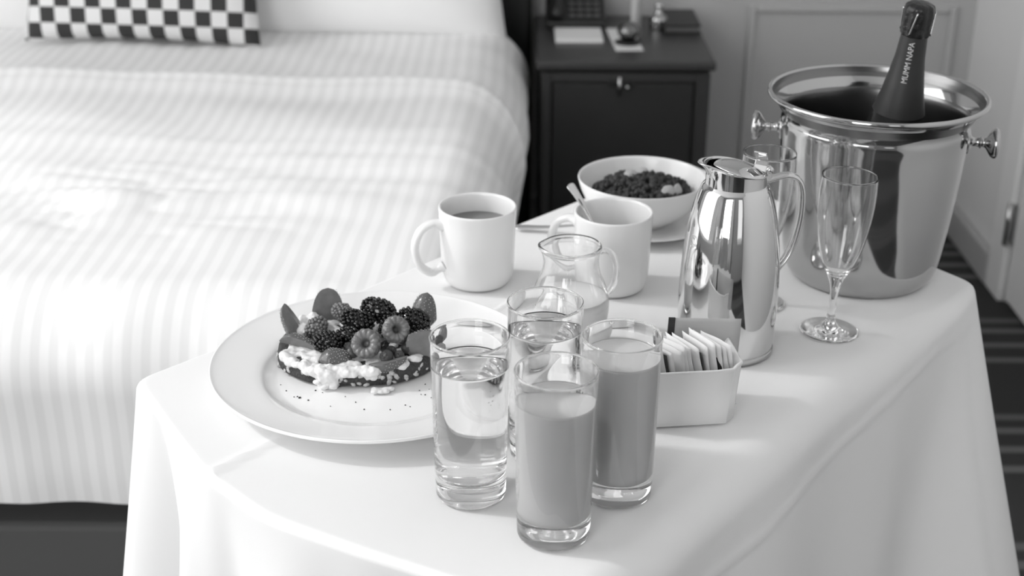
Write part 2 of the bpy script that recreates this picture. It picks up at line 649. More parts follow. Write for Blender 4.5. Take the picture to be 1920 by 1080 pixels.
V, F = pillow_vf(0.52, 0.42, 0.12, seed=3)
o = new('checked_cushion', mesh('checked_cushion', V, F), [check_material()])
o.location = (-0.812, 3.145, 0.822)
o.rotation_euler = (radians(-16), radians(1.5), 0)
tag(o, 'black and white checked cushion leaning on the white pillows', 'cushion')

# ------------------------------------------------------------------ nightstand and what stands on it
NX0, NX1, NY0, NY1, NZ = 0.064, 0.446, 3.125, 3.56, 0.580
ns = thing('nightstand', 'dark wooden nightstand with panelled door beside the bed', 'nightstand', (0, 0, 0))
box('nightstand_top', M['darkwood'], ns, NX0 - 0.012, NX1 + 0.009, NY0 - 0.015, NY1, NZ - 0.022, NZ, 0.006, 3)
box('cabinet_body', M['darkwood2'], ns, NX0, NX1, NY0 + 0.02, NY1 - 0.005, 0.05, NZ - 0.022, 0.002)
fz1 = NZ - 0.03
for q in ((NX0, NX0 + 0.022, 0.05, fz1), (NX1 - 0.032, NX1, 0.05, fz1), (NX0 + 0.022, NX1 - 0.032, fz1 - 0.022, fz1), (NX0 + 0.022, NX1 - 0.032, 0.05, 0.09)):
    box('frame_rail', M['darkwood'], ns, q[0], q[1], NY0, NY0 + 0.02, q[2], q[3], 0.003)
dn = box('door_panel', M['darkwood2'], ns, NX0 + 0.026, NX1 - 0.036, NY0 + 0.006, NY0 + 0.02, 0.094, fz1 - 0.026, 0.003)
pl = box('handle_plate', M['black'], dn, 0.214, 0.272, NY0 - 0.001, NY0 + 0.006, 0.520, 0.534, 0.002)
V, F = tube([Vector((0.240, NY0 - 0.010, 0.500)), Vector((0.240, NY0 - 0.010, 0.545))], 0.0042, 12)
new('handle_bar', mesh('handle_bar', V, F), M['steel2'], dn)
for x in (NX0 + 0.03, NX1 - 0.03):
    for y in (NY0 + 0.03, NY1 - 0.04):
        box('leg', M['darkwood2'], ns, x - 0.02, x + 0.02, y - 0.02, y + 0.02, 0, 0.05)
V, F = lathe([(0, -0.004), (0.006, -0.003), (0.007, 0.002), (0.004, 0.008), (0, 0.012)], 16)
kn = new('knob', mesh('knob', V, F), M['steel2'], dn, (0.258, NY0 - 0.004, 0.520))
kn.rotation_euler = (radians(90), 0, 0)

# telephone
ph = thing('telephone', 'black desk telephone at the back of the nightstand', 'telephone', (0.155, 3.475, NZ))
V = [(-0.075, -0.065, 0), (0.07, -0.065, 0), (0.07, 0.07, 0), (-0.075, 0.07, 0), (-0.075, -0.065, 0.018), (0.07, -0.065, 0.018), (0.07, 0.07, 0.075), (-0.075, 0.07, 0.075)]
me = mesh('phone_base', V, [(0, 3, 2, 1), (4, 5, 6, 7), (0, 1, 5, 4), (1, 2, 6, 5), (2, 3, 7, 6), (3, 0, 4, 7)], False)
pb = new('phone_base', me, M['phone'], ph)
bv = pb.modifiers.new('bevel', 'BEVEL'); bv.width = 0.006; bv.segments = 2
sl = (0.075 - 0.018) / 0.135
KV, KF = ico(1)
for r_ in range(4):
    for c_ in range(4):
        x, y = -0.012 + c_ * 0.020, -0.045 + r_ * 0.022
        z = 0.018 + (y + 0.065) * sl + 0.001
        kk = box('key', M['keys'], ph, x - 0.007, x + 0.007, y - 0.006, y + 0.006, z, z + 0.005)
hp = spline([(-0.05, -0.058, 0.030), (-0.05, -0.05, 0.052), (-0.05, 0.0, 0.075), (-0.05, 0.06, 0.100), (-0.05, 0.072, 0.088)], 5)
V, F = tube(hp, [0.017, 0.018, 0.019, 0.018, 0.016, 0.014, 0.012, 0.011, 0.011, 0.011, 0.011, 0.011, 0.012, 0.014, 0.016, 0.018, 0.019, 0.019, 0.018, 0.017, 0.016][:len(hp)], 12)
new('handset', mesh('handset', V, F), M['phone'], ph)

# notepad, card
npd = thing('notepad', 'white notepad lying in front of the telephone', 'notepad', (0.155, 3.335, NZ))
box('page_block', M['paper'], npd, -0.056, 0.056, -0.058, 0.060, 0.0, 0.007, 0.001)
box('top_page', M['paper'], npd, -0.0555, 0.0555, -0.0575, 0.0595, 0.0072, 0.0080)
o = box('paper_card', M['paper'], None, -0.032, 0.032, -0.105, 0.105, 0, 0.0015)
o.location = (0.262, 3.31, NZ + 0.0005)
o.rotation_euler = (0, 0, radians(3))
tag(o, 'white paper card lying under the lamp base on the nightstand', 'card')
# lamp
lp = thing('table_lamp', 'table lamp with thick chrome pole and round glossy base on the nightstand', 'lamp', (0.272, 3.300, NZ + 0.0022))
V, F = lathe([(0, 0), (0.030, 0), (0.031, 0.004), (0.024, 0.007), (0.010, 0.009), (0, 0.010)], 40)
new('lamp_foot', mesh('lamp_foot', V, F), M['black'], lp, (-0.004, -0.030, 0))
V, F = lathe(smooth_prof([(0.0, 0.008), (0.014, 0.010), (0.025, 0.024), (0.025, 0.034), (0.015, 0.047), (0.0, 0.051)]), 40)
new('lamp_base', mesh('lamp_base', V, F), M['steel_dark'], lp, (-0.004, -0.030, 0))
V, F = tube([Vector((0.018, 0.035, 0.0)), Vector((0.018, 0.035, 0.46))], 0.0130, 24)
new('lamp_pole', mesh('lamp_pole', V, F), M['lamp_metal'], lp)
new('lamp_shade', mesh('lamp_shade', *lathe([(0.14, 0.42), (0.10, 0.62), (0.098, 0.62), (0.138, 0.42)], 40)), M['pillow'], lp, (0.018, 0.035, 0))
# little jar with silver stopper
jr = thing('stoppered_jar', 'small grey jar with a silver stopper behind the lamp', 'jar', (0.352, 3.42, NZ))
V, F = lathe(smooth_prof([(0.0, 0.0), (0.018, 0.0), (0.021, 0.006), (0.021, 0.028), (0.012, 0.036), (0.009, 0.042)]), 28)
new('jar_body', mesh('jar_body', V, F), M['steel2'], jr)
V, F = lathe(smooth_prof([(0.009, 0.042), (0.005, 0.046), (0.010, 0.054), (0.009, 0.062), (0.0, 0.066)]), 24)
new('stopper', mesh('stopper', V, F), M['steel'], jr)
# folder
fo = thing('leather_folder', 'thick dark leather folder lying at the back corner of the nightstand', 'folder', (0.405, 3.455, NZ))
box('cover', M['black'], fo, -0.042, 0.045, -0.085, 0.085, 0, 0.004, 0.001)
box('page_block', M['keys'], fo, -0.040, 0.041, -0.082, 0.083, 0.004, 0.016, 0.001)
box('cover', M['black'], fo, -0.042, 0.045, -0.085, 0.085, 0.016, 0.021, 0.001)

# ------------------------------------------------------------------ serving table and its cloth
ZT = 0.76
OUT = [(-0.372, 1.236), (-0.318, 1.142), (-0.267, 1.059), (-0.205, 0.995), (-0.120, 0.945), (-0.02, 0.893), (0.040, 0.868), (0.075, 0.885),
       (0.1012, 0.920), (0.1848, 1.0327), (0.250, 1.119), (0.315, 1.2056), (0.380, 1.287), (0.4445, 1.3643), (0.500, 1.428), (0.530, 1.482), (0.440, 1.610), (0.340, 1.762),
       (0.241, 1.910), (0.145, 1.812), (0.005, 1.660), (-0.157, 1.473), (-0.262, 1.352)]


def outline(n=420):
    P = [Vector(p) for p in OUT]
    dense = []
    m = len(P)
    for i in range(m):
        p0, p1, p2, p3 = P[i - 1], P[i], P[(i + 1) % m], P[(i + 2) % m]
        for k_ in range(40):
            t = k_ / 40
            # tight interpolation keeps the corners crisp
            dense.append(p1.lerp(p2, t))
    # resample evenly
    L = [0]
    for a, b in zip(dense, dense[1:] + dense[:1]):
        L.append(L[-1] + (b - a).length)
    tot = L[-1]
    out, j = [], 0
    for i in range(n):
        s = tot * i / n
        while L[j + 1] < s: j += 1
        a, b = dense[j], dense[(j + 1) % len(dense)]
        out.append(a.lerp(b, (s - L[j]) / max(1e-9, L[j + 1] - L[j])))
    # smooth the corners a little
    for _ in range(8):
        out = [(out[i - 1] + out[i] * 2 + out[(i + 1) % n]) / 4 for i in range(n)]
    return out, tot


def tablecloth():
    n = 420
    B, tot = outline(n)
    ctr = Vector((0.09, 1.33))
    N_ = []
    for i in range(n):
        t = B[(i + 2) % n] - B[i - 2]
        nn = Vector((-t.y, t.x)).normalized()
        if nn.dot(B[i] - ctr) < 0: nn = -nn
        N_.append(nn)
    for _ in range(14):
        N_ = [(N_[i - 1] + N_[i] * 2 + N_[(i + 1) % n]).normalized() for i in range(n)]

    def seg_ridge(x, y, a, b, w, hgt):
        a, b, p = Vector(a), Vector(b), Vector((x, y))
        ab = b - a
        t = max(0, min(1, (p - a).dot(ab) / ab.length_squared))
        q = a + ab * t
        d = (p - q)
        sgn = 1 if ab.x * d.y - ab.y * d.x > 0 else -1
        d = d.length
        return hgt * exp(-(d / w) ** 2)

    def top_z(x, y):
        z = 0.0006 * noise.noise(Vector((x * 9, y * 9, 0)))
        z += seg_ridge(x, y, (-0.267, 1.055), (-0.150, 1.190), 0.0040, 0.0036)
        z += seg_ridge(x, y, (-0.150, 1.190), (0.06, 1.52), 0.0040, 0.0013)
        z += seg_ridge(x, y, (0.03, 1.40), (0.13, 1.30), 0.004, 0.0007)
        return z

    s_of = lambda pt: min(range(n), key=lambda i: (B[i] - Vector(pt)).length)
    sA, sC, sF, sP = s_of((-0.382, 1.236)), s_of((-0.267, 1.059)), s_of((0.53, 1.48)), s_of((0.06, 0.87))
    sQ = s_of((0.241, 1.91))
    step = tot / n

    def ds(i, c):
        d = (i - c + n / 2) % n - n / 2
        return d * step

    def soft_at(i):
        return max(0, min(1, (ds(i, sP) + 0.12) / 0.16)) * max(0, min(1, (-ds(i, sF)) / 0.16))
    INS = [0.008 + 0.026 * soft_at(i) for i in range(n)]

    V, F = [], []
    rings = 190
    V.append((ctr.x, ctr.y, 0))
    for k_ in range(1, rings + 1):
        f = k_ / rings
        for i in range(n):
            p = ctr.lerp(B[i] - N_[i] * INS[i], f)
            V.append((p.x, p.y, top_z(p.x, p.y)))
    # the outline runs A -> C -> P -> F -> Q
    DR = 0.60
    rows = 110
    for j in range(1, rows + 1):
        t = j / rows
        for i in range(n):
            dA, dC, dF, dP, dQ = ds(i, sA), ds(i, sC), ds(i, sF), ds(i, sP), ds(i, sQ)
            # the cloth turns over softly along the right-hand side, crisply on the others
            soft = max(0, min(1, (dP + 0.12) / 0.16)) * max(0, min(1, (-dF) / 0.16))
            RR = 0.008 + 0.026 * soft
            if j <= 10:
                a = (pi / 2) * j / 10
                off0, dz = RR * sin(a) + 0.008 - RR, RR * (1 - cos(a))
                if j < 3 and RR > 0.02: pass
            else:
                off0, dz = 0.008, RR + DR * ((j - 10) / (rows - 10))
            d = dz
            o = off0 + 0.02 * d
            cz = 0.030 + 0.045 * max(0, min(1, -dF / 0.50))
            o += 0.0022 * exp(-((d - cz) / 0.004) ** 2) * soft
            w = 0.02 + 0.16 * d
            o += 0.14 * d * exp(-(dA / (0.03 + 0.05 * d)) ** 2)
            o -= 0.20 * d * exp(-((dA - 0.075 - 0.05 * d) / (0.022 + 0.05 * d)) ** 2)
            o += 0.10 * d * exp(-((dC + 0.045) / (0.022 + 0.03 * d)) ** 2)
            o -= 0.10 * d * exp(-((dC - 0.03) / (0.02 + 0.05 * d)) ** 2)
            o += 0.13 * d * exp(-((dC - 0.12) / (0.03 + 0.08 * d)) ** 2)
            o -= 0.10 * d * exp(-((dC - 0.23) / (0.03 + 0.07 * d)) ** 2)
            o += 0.16 * d * exp(-((dP + 0.02) / (0.05 + 0.12 * d)) ** 2)
            o += 0.24 * d * exp(-(dF / (0.04 + 0.16 * d)) ** 2)
            o += 0.030 * d * sin(ds(i, sP) * 26 + 0.6) * (1 if dP > 0.1 and dF < -0.05 else 0.0)
            o += 0.25 * d * exp(-(dQ / (0.04 + 0.15 * d)) ** 2)
            o += 0.03 * d * noise.noise(Vector((ds(i, sA) * 7, d * 1.2, 4)))
            p = B[i] - N_[i] * 0.008 + N_[i] * o
            V.append((p.x, p.y, -dz + (top_z(B[i].x, B[i].y) if j < 3 else 0)))
    for i in range(n):
        F.append((0, 1 + i, 1 + (i + 1) % n))
    for k_ in range(rings + rows - 1):
        a0 = 1 + k_ * n
        for i in range(n):
            i2 = (i + 1) % n
            F.append((a0 + i, a0 + n + i, a0 + n + i2, a0 + i2))
    o = new('tablecloth', mesh('tablecloth', V, F), M['cloth'])
    o.location = (0, 0, ZT)
    s = o.modifiers.new('thick', 'SOLIDIFY'); s.thickness = 0.0012; s.offset = -1
    tag(o, 'white linen tablecloth with fold creases draped over the serving table', 'tablecloth')
    return [(B[i] - N_[i] * (INS[i] * 1.5)) for i in range(n)]


B_OUT = tablecloth()
st = thing('serving_table', 'serving table hidden under the long white cloth', 'table', (0, 0, 0))
ctr = Vector((0.09, 1.33))
V, F = [], []
pts = [ctr.lerp(p, 0.985) for p in B_OUT[::6]]
m_ = len(pts)
V = [(p.x, p.y, ZT - 0.0245) for p in pts] + [(p.x, p.y, ZT - 0.0035) for p in pts]
F = [tuple(range(m_ - 1, -1, -1)), tuple(range(m_, 2 * m_))] + [(i, (i + 1) % m_, (i + 1) % m_ + m_, i + m_) for i in range(m_)]
new('table_top', mesh('table_top', V, F, False), M['darkwood'], st)
for (x, y) in ((-0.16, 1.15), (0.10, 1.02), (0.36, 1.40), (0.17, 1.68)):
    box('leg', M['steel2'], st, x - 0.014, x + 0.014, y - 0.014, y + 0.014, 0.0, ZT - 0.024)
TZ = ZT + 0.0015      # resting height of things on the cloth


# ------------------------------------------------------------------ glasses
def tumbler_inner(z, rb=0.0297, rt_=0.0327, H=0.147, w=0.0017):
    return rb + (rt_ - rb) * z / H - w


def tumbler(kind, loc, level, label, group):
    H, rb, rt_, w = 0.147, 0.0297, 0.0327, 0.0017
    t = thing('water_glass' if kind == 'water' else 'juice_glass', label, 'glass', (loc[0], loc[1], TZ), group=group)
    ro = lambda z: rb + (rt_ - rb) * z / H
    prof = [(0, 0.0014), (rb * 0.72, 0.0012), (rb * 0.80, 0.0), (rb - 0.0025, 0.0), (rb - 0.0006, 0.0010), (rb, 0.0032)]
    prof += [(ro(z), z) for z in (0.01, 0.02, 0.05, 0.09, 0.12, H - 0.002)]
    prof += [(rt_ + 0.0003, H - 0.0010), (rt_, H), (rt_ - w * 0.5, H + 0.0005), (rt_ - w, H), (rt_ - w - 0.0002, H - 0.001)]
    prof += [(ro(z) - w, z) for z in (H - 0.003, 0.12, 0.09, 0.05, 0.0265)]
    prof += [(rb - w - 0.0012, 0.0225), (rb - w - 0.004, 0.0205), (rb * 0.6, 0.0195), (0, 0.0192)]
    V, F = lathe(prof, 96)
    new('glass_body', mesh('glass_body', V, F), M['glass'], t)
    e = 0.0003
    lp_ = [(0, 0.0192 - e), (rb * 0.6, 0.0195 - e), (rb - w - 0.004 + e * 0.5, 0.0205 - e), (rb - w - 0.0012 + e, 0.0225 - e)]
    lp_ += [(ro(z) - w + e, z) for z in (0.0265, 0.05, 0.09, level - 0.0012)]
    lp_ += [(ro(level) - w + e, level + 0.0008), (ro(level) - w - 0.0008, level + 0.0002), (ro(level) - w - 0.003, level), (0, level)]
    V, F = lathe(lp_, 96)
    if kind == 'water':
        new('water', mesh('water', V, F), M['water'], t)
    else:
        new('juice', mesh('juice', V, F), M['juice'], t)
    return t


tumbler('water', (-0.0339, 1.0313), 0.122, 'tall glass of water at the left of the four tumblers, in front of the plate', 'tumblers of water')
tumbler('water', (0.0284, 1.0980), 0.123, 'tall glass of water at the back of the four tumblers, before the milk jug', 'tumblers of water')
tumbler('juice', (0.0345, 0.9718), 0.121, 'tall glass of juice nearest the camera, front of the four tumblers', 'tumblers of juice')
tumbler('juice', (0.0895, 1.0333), 0.129, 'tall glass of juice at the right of the tumblers, beside the sachet caddy', 'tumblers of juice')


def flute(loc, tilt, label):
    t = thing('champagne_flute', label, 'glass', (loc[0], loc[1], TZ), (0, tilt, 0), group='empty champagne flutes')
    ou = [(0.0, 0.0), (0.0285, 0.0), (0.0293, 0.0008), (0.0285, 0.0018), (0.018, 0.0035), (0.009, 0.0065), (0.0052, 0.012), (0.0040, 0.022), (0.0039, 0.036),
          (0.0048, 0.048), (0.0068, 0.056), (0.0098, 0.063), (0.0137, 0.0707), (0.0190, 0.083), (0.0238, 0.101), (0.0275, 0.126), (0.0288, 0.148), (0.0281, 0.1705), (0.0280, 0.1718)]
    o_ = smooth_prof(ou, 3)
    inn = [(0.0270, 0.1718), (0.0271, 0.1705), (0.0278, 0.148), (0.0265, 0.126), (0.0226, 0.101), (0.0176, 0.083), (0.0122, 0.0715), (0.0070, 0.066), (0.0, 0.0635)]
    prof = o_ + [(0.0279, 0.1723), (0.0275, 0.1726), (0.0271, 0.1723)] + smooth_prof(inn, 3)
    V, F = lathe([(max(0, r), z) for r, z in prof], 72)
    new('flute_body', mesh('flute_body', V, F), M['glass'], t)


flute((0.3343, 1.3522), 0.03, 'empty champagne flute standing in front of the ice bucket')
flute((0.2687, 1.4230), 0.01, 'empty champagne flute half hidden behind the coffee pot')


# ------------------------------------------------------------------ plate
PC = (-0.1316, 1.2376)
V, F = lathe(smooth_prof([(0, 0.0045), (0.085, 0.0045), (0.100, 0.0055), (0.108, 0.0085), (0.114, 0.0120), (0.135, 0.0160), (0.155, 0.0205), (0.1595, 0.0222), (0.1605, 0.0210),
             (0.158, 0.0180), (0.135, 0.0125), (0.112, 0.006), (0.100, 0.001), (0.094, 0.0), (0.090, 0.0012), (0, 0.0012)], 3), 128)
V = [(x, y, max(z, 0.0)) for x, y, z in V]
o = new('dinner_plate', mesh('dinner_plate', V, F), M['china'], None, (PC[0], PC[1], TZ))
tag(o, 'large white dinner plate carrying the berry toast', 'plate')
PZ = TZ + 0.0045

# bread
def bread():
    t = thing('bread_slice', 'round slice of dark oat bread under the ricotta on the plate', 'bread', (-0.1525, 1.2700, PZ + 0.0003))
    n = 90
    V, F = [], []
    th = 0.018

    def rad(a):
        c, s = cos(a), sin(a)
        base = (abs(c / 0.080) ** 2.3 + abs(s / 0.062) ** 2.3) ** (-1 / 2.3)
        return base * (1 + 0.03 * noise.noise(Vector((c * 3, s * 3, 0))))
    prof = [(0.0, 0), (0.6, 0), (0.93, 0), (0.985, 0.002), (1.0, 0.006), (1.0, 0.012), (0.985, 0.0165), (0.94, th), (0.6, th), (0, th)]
    for f, z in prof:
        for i in range(n):
            a = 2 * pi * i / n
            r = rad(a) * f
            jit = 0.0010 * noise.noise(Vector((cos(a) * 30 * f, sin(a) * 30 * f, z * 300)))
            V.append((r * cos(a) * (1 + jit * 6), r * sin(a) * (1 + jit * 6), max(0, z + (jit if z > 0 else 0))))
    for k_ in range(len(prof) - 1):
        for i in range(n):
            j = (i + 1) % n
            F.append((k_ * n + i, k_ * n + j, (k_ + 1) * n + j, (k_ + 1) * n + i))
    new('crumb_and_crust', mesh('crumb_and_crust', V, F), M['bread'], t)
    fl = mesh('oat_flake', *blob(ICO1, (0, 0, 0), (0.0040, 0.0026, 0.0007)))
    fl.materials.append(M['oat'])
    rr = random.Random(4)
    for i in range(90):
        a = -pi * rr.random() * 1.05 - 0.0 if i < 72 else rr.random() * pi
        z = 0.0030 + 0.012 * rr.random()
        r = rad(a) * 0.998
        o = bpy.data.objects.new('oat_flake', fl)
        COL.objects.link(o)
        o.parent = t
        o.location = (r * cos(a), r * sin(a), z)
        nrm = Vector((cos(a) / 0.08, sin(a) / 0.062, rr.uniform(-4, 8))).normalized()
        q = nrm.to_track_quat('Z', 'Y')
        from mathutils import Quaternion
        o.rotation_mode = 'QUATERNION'
        o.rotation_quaternion = q @ Quaternion((0, 0, 1), rr.uniform(0, 6.28))
        s = rr.uniform(0.6, 1.1)
        o.scale = (s, s, 1)
    return rad


brad = bread()
BT = PZ + 0.0182      # top of the bread


def ricotta():
    rr = random.Random(11)
    parts = []
    cx, cy = -0.1525, 1.2700
    for i in range(260):
        a, f = rr.uniform(0, 2 * pi), sqrt(rr.random()) * 0.91
        r = brad(a) * f
        s = rr.uniform(0.004, 0.007)
        parts.append(blob(ICO1, (cx + r * cos(a), cy + r * sin(a), BT + rr.uniform(-0.001, 0.001)), (s * 1.2, s * 1.2, s * 0.6)))
    # over the front edge
    def run(x0, x1, dz, n_, out=0.0):
        for i in range(n_):
            x = rr.uniform(x0, x1)
            u = (x - cx) / 0.080
            yy = cy - 0.062 * max(0, 1 - abs(u) ** 2.3) ** (1 / 2.3) - rr.uniform(-0.006, 0.002) - out
            s = rr.uniform(0.0032, 0.0060)
            parts.append(blob(ICO1, (x, yy, BT + 0.001 - rr.uniform(0, dz)), (s * 1.2, s, s)))
    run(-0.224, -0.196, 0.003, 20, -0.002)
    run(-0.200, -0.176, 0.006, 22)
    run(-0.176, -0.134, 0.005, 50, 0.001)
    run(-0.184, -0.168, 0.018, 34, 0.003)
    run(-0.142, -0.130, 0.009, 14, 0.001)
    run(-0.128, -0.092, 0.0015, 10, -0.004)
    # lump to the rear left, under the upright wedge
    for i in range(26):
        s = rr.uniform(0.005, 0.008)
        parts.append(blob(ICO1, (-0.212 + rr.uniform(-0.012, 0.022), 1.287 + rr.uniform(-0.014, 0.022), BT + rr.uniform(0.002, 0.011)), (s, s, s)))
    V, F = joinvf(*parts)
    o = new('ricotta', mesh('ricotta', V, F), M['ricotta'])
    rm = o.modifiers.new('remesh', 'REMESH'); rm.mode = 'VOXEL'; rm.voxel_size = 0.0012; rm.use_smooth_shade = True
    sm = o.modifiers.new('smooth', 'SMOOTH'); sm.iterations = 4; sm.factor = 0.6
    tx = bpy.data.textures.new('curds', 'CLOUDS'); tx.noise_scale = 0.005; tx.noise_depth = 2
    dp = o.modifiers.new('curds', 'DISPLACE'); dp.texture = tx; dp.strength = 0.0022; dp.texture_coords = 'GLOBAL'
    tag(o, 'lumpy white ricotta spread on the bread and spilling over its edge', 'cheese')
    # two drips on the plate
    for (dx, dy, n_, sx, nm) in ((-0.1775, 1.2055, 16, 0.009, 'lump of ricotta fallen on the plate at the left front of the toast'), (-0.1238, 1.1985, 12, 0.009, 'flat smear of ricotta fallen on the plate at the front of the toast')):
        ps = []
        for i in range(n_):
            s = rr.uniform(0.0025, 0.0042)
            zz = rr.uniform(0, 0.005) if sx == 0.009 and nm.startswith('lump') else 0.0004
            ps.append(blob(ICO1, (rr.uniform(-sx, sx), rr.uniform(-0.004, 0.004), 0.0022 + zz), (s * 1.3, s, s * 0.7)))
        V, F = joinvf(*ps)
        q = new('ricotta_crumb', mesh('ricotta_crumb', V, F), M['ricotta'], None, (dx, dy, PZ + 0.0003))
        rm = q.modifiers.new('remesh', 'REMESH'); rm.mode = 'VOXEL'; rm.voxel_size = 0.0009; rm.use_smooth_shade = True
        sm = q.modifiers.new('smooth', 'SMOOTH'); sm.iterations = 3
        tag(q, nm, 'cheese')


ricotta()


# ------------------------------------------------------------------ berries
def drupelets(L, R, n_, seed, dr=0.0021):
    """a solid berry made of n_ drupelets laid out in a golden spiral; axis +z, base at z=0"""
    rr = random.Random(seed)
    parts = [blob(ICO2, (0, 0, L / 2), (R * 0.86, R * 0.86, L / 2 * 0.90))]
    ga = pi * (3 - sqrt(5))
    for i in range(n_):
        t = (i + 0.5) / n_
        ph_ = math.acos(1 - 2 * t)
        r = R * sin(ph_) ** 0.85 * (1 - 0.14 * t) * rr.uniform(0.90, 1.02)
        z = L / 2 - cos(ph_) * L / 2 * 0.96
        a = ga * i + rr.uniform(-0.15, 0.15)
        s = dr * rr.uniform(0.82, 1.15)
        parts.append(blob(ICO2, (r * cos(a), r * sin(a), z), (s, s, s)))
    return joinvf(*parts)


def hollow_raspberry(L, R, seed):
    """thick cup of fused drupelets; the opening is at z=0"""
    prof = smooth_prof([(0.0, L * 0.55), (R * 0.20, L * 0.50), (R * 0.27, L * 0.30), (R * 0.34, L * 0.12), (R * 0.50, L * 0.01), (R * 0.72, -L * 0.02), (R * 0.90, L * 0.06), (R * 1.0, L * 0.24),
                        (R * 0.98, L * 0.45), (R * 0.86, L * 0.68), (R * 0.62, L * 0.88), (R * 0.30, L * 0.98), (0.0, L)], 5)
    prof = [(max(0, r), z) for r, z in prof]

    def fn(r, z, a):
        row = z / (L * 0.20)
        c = 0.5 + 0.5 * cos(13 * a + (pi if int(row + 0.5) % 2 else 0) + 0.8 * noise.noise(Vector((cos(a) * 2, sin(a) * 2, seed))))
        d = 0.00115 * (c ** 0.6) * (0.5 + 0.5 * abs(cos(pi * row))) * min(1, r / (R * 0.4))
        q = 1 + 0.05 * noise.noise(Vector((cos(a) * 1.5 + seed, sin(a) * 1.5, z * 60)))
        r2 = r * q + d * (1 if r > R * 0.45 else 0)
        return (r2 * cos(a), r2 * sin(a), z - (d if z < L * 0.12 and r > R * 0.4 else 0))
    return lathe(prof, 90, fn=fn)


def place(name, vf, m, loc, axis, label, cat, group=None, center=0.0, spin=0.0):
    """vf has its axis along +z; puts the berry's middle at loc with the axis along `axis`."""
    from mathutils import Quaternion
    o = new(name, mesh(name, vf[0], vf[1]), m)
    q = Vector(axis).normalized().to_track_quat('Z', 'Y') @ Quaternion((0, 0, 1), spin)
    o.rotation_mode = 'QUATERNION'
    o.rotation_quaternion = q
    o.location = Vector(loc) - (q @ Vector((0, 0, center)))
    return tag(o, label, cat, group)


BB = [((-0.1801, 1.2500, BT + 0.0105), (0.9, -0.2, 0.15), 0.024, 0.0105, 'blackberry at the front left of the toast, glinting'),
      ((-0.1536, 1.2760, BT + 0.020), (-0.9, 0.2, 0.35), 0.028, 0.0115, 'large blackberry in the middle of the berry heap'),
      ((-0.1340, 1.2960, BT + 0.0235), (-0.9, 0.3, 0.25), 0.031, 0.0120, 'topmost blackberry at the crown of the berry heap'),
      ((-0.0985, 1.2875, BT + 0.016), (0.9, -0.3, -0.2), 0.029, 0.0120, 'blackberry at the right end of the berry heap'),
      ((-0.1200, 1.2810, BT + 0.014), (0.3, 0.8, 0.4), 0.024, 0.0110, 'blackberry between the heap crown and the open raspberry'),
      ((-0.1610, 1.2600, BT + 0.012), (0.6, -0.3, 0.2), 0.022, 0.0095, 'small blackberry tucked behind the front open raspberry')]
for i, (p, ax, L, R, lb) in enumerate(BB):
    L, R = L * 1.2, R * 1.08
    place('blackberry', drupelets(L, R, 110 if i < 5 else 60, 20 + i, dr=0.00195), M['blackberry'], p, ax, lb, 'blackberry', 'blackberries on the toast', L / 2)

RB = [((-0.1948, 1.2780, BT + 0.013), (-0.7, -0.45, -0.35), 0.023, 0.0095, 'raspberry lying between the left wedge and the blackberries'),
      ((-0.1716, 1.3040, BT + 0.018), (-0.9, 0.2, 0.3), 0.021, 0.0088, 'raspberry at the back beneath the upright strawberry half'),
      ((-0.1399, 1.2360, BT + 0.0150), (0.10, 0.85, -0.55), 0.022, 0.0140, 'raspberry with its hollow facing the camera, nearest the front'),
      ((-0.1146, 1.2540, BT + 0.0215), (-0.30, 0.80, -0.55), 0.022, 0.0130, 'raspberry with its hollow facing the camera, on the right of the heap')]
for i, (p, ax, L, R, lb) in enumerate(RB):
    place('raspberry', hollow_raspberry(L * 0.85, R * 0.98, 40 + i) if i >= 2 else drupelets(L, R, 84, 40 + i, dr=0.0019), M['raspberry'], p, ax, lb, 'raspberry', 'raspberries on the toast', L / 2)


def blueberry_vf(R, seed):
    def fn(r, z, a):
        return (r * cos(a), r * sin(a), z)
    prof = [(0, -R * 0.86)] + [(R * sin(t), -R * 0.86 * cos(t)) for t in [pi * k / 14 for k in range(1, 12)]]
    prof += [(R * 0.46, R * 0.80), (R * 0.44, R * 0.88), (R * 0.34, R * 0.84), (R * 0.26, R * 0.70), (0, R * 0.66)]
    V, F = lathe(prof, 24)
    out = []
    for x, y, z in V:
        a = atan2(y, x)
        if z > R * 0.79 and hypot(x, y) > R * 0.3:
            z += R * 0.08 * sin(5 * a)
        out.append((x, y, z))
    return out, F


BL = [((-0.2040, 1.2680), 0.0048, 'blueberry alone on the ricotta below the upright wedge'),
      ((-0.1590, 1.2450), 0.0055, 'blueberry left of the front open raspberry'),
      ((-0.1545, 1.2330), 0.0060, 'dark blueberry under the left side of the front raspberry'),
      ((-0.1204, 1.2230), 0.0070, 'blueberry at the front edge right of the front raspberry'),
      ((-0.1085, 1.2280), 0.0052, 'blueberry on the flat strawberry slice at the front'),
      ((-0.1170, 1.2370), 0.0055, 'blueberry right behind the front edge berries'),
      ((-0.1030, 1.2440), 0.0054, 'blueberry below the right open raspberry'),
      ((-0.0985, 1.2560), 0.0052, 'blueberry beside the right strawberry half'),
      ((-0.1080, 1.2640), 0.0052, 'blueberry behind the right open raspberry'),
      ((-0.1260, 1.2490), 0.0058, 'blueberry between the two open raspberries')]
for i, ((x, y), R, lb) in enumerate(BL):
    rr = random.Random(i)
    place('blueberry', blueberry_vf(R, i), M['blueberry'], (x, y, BT + 0.0035 + R * 0.7), (rr.uniform(-0.6, 0.6), rr.uniform(-0.9, -0.1), 0.5), lb, 'blueberry', 'blueberries on the toast')


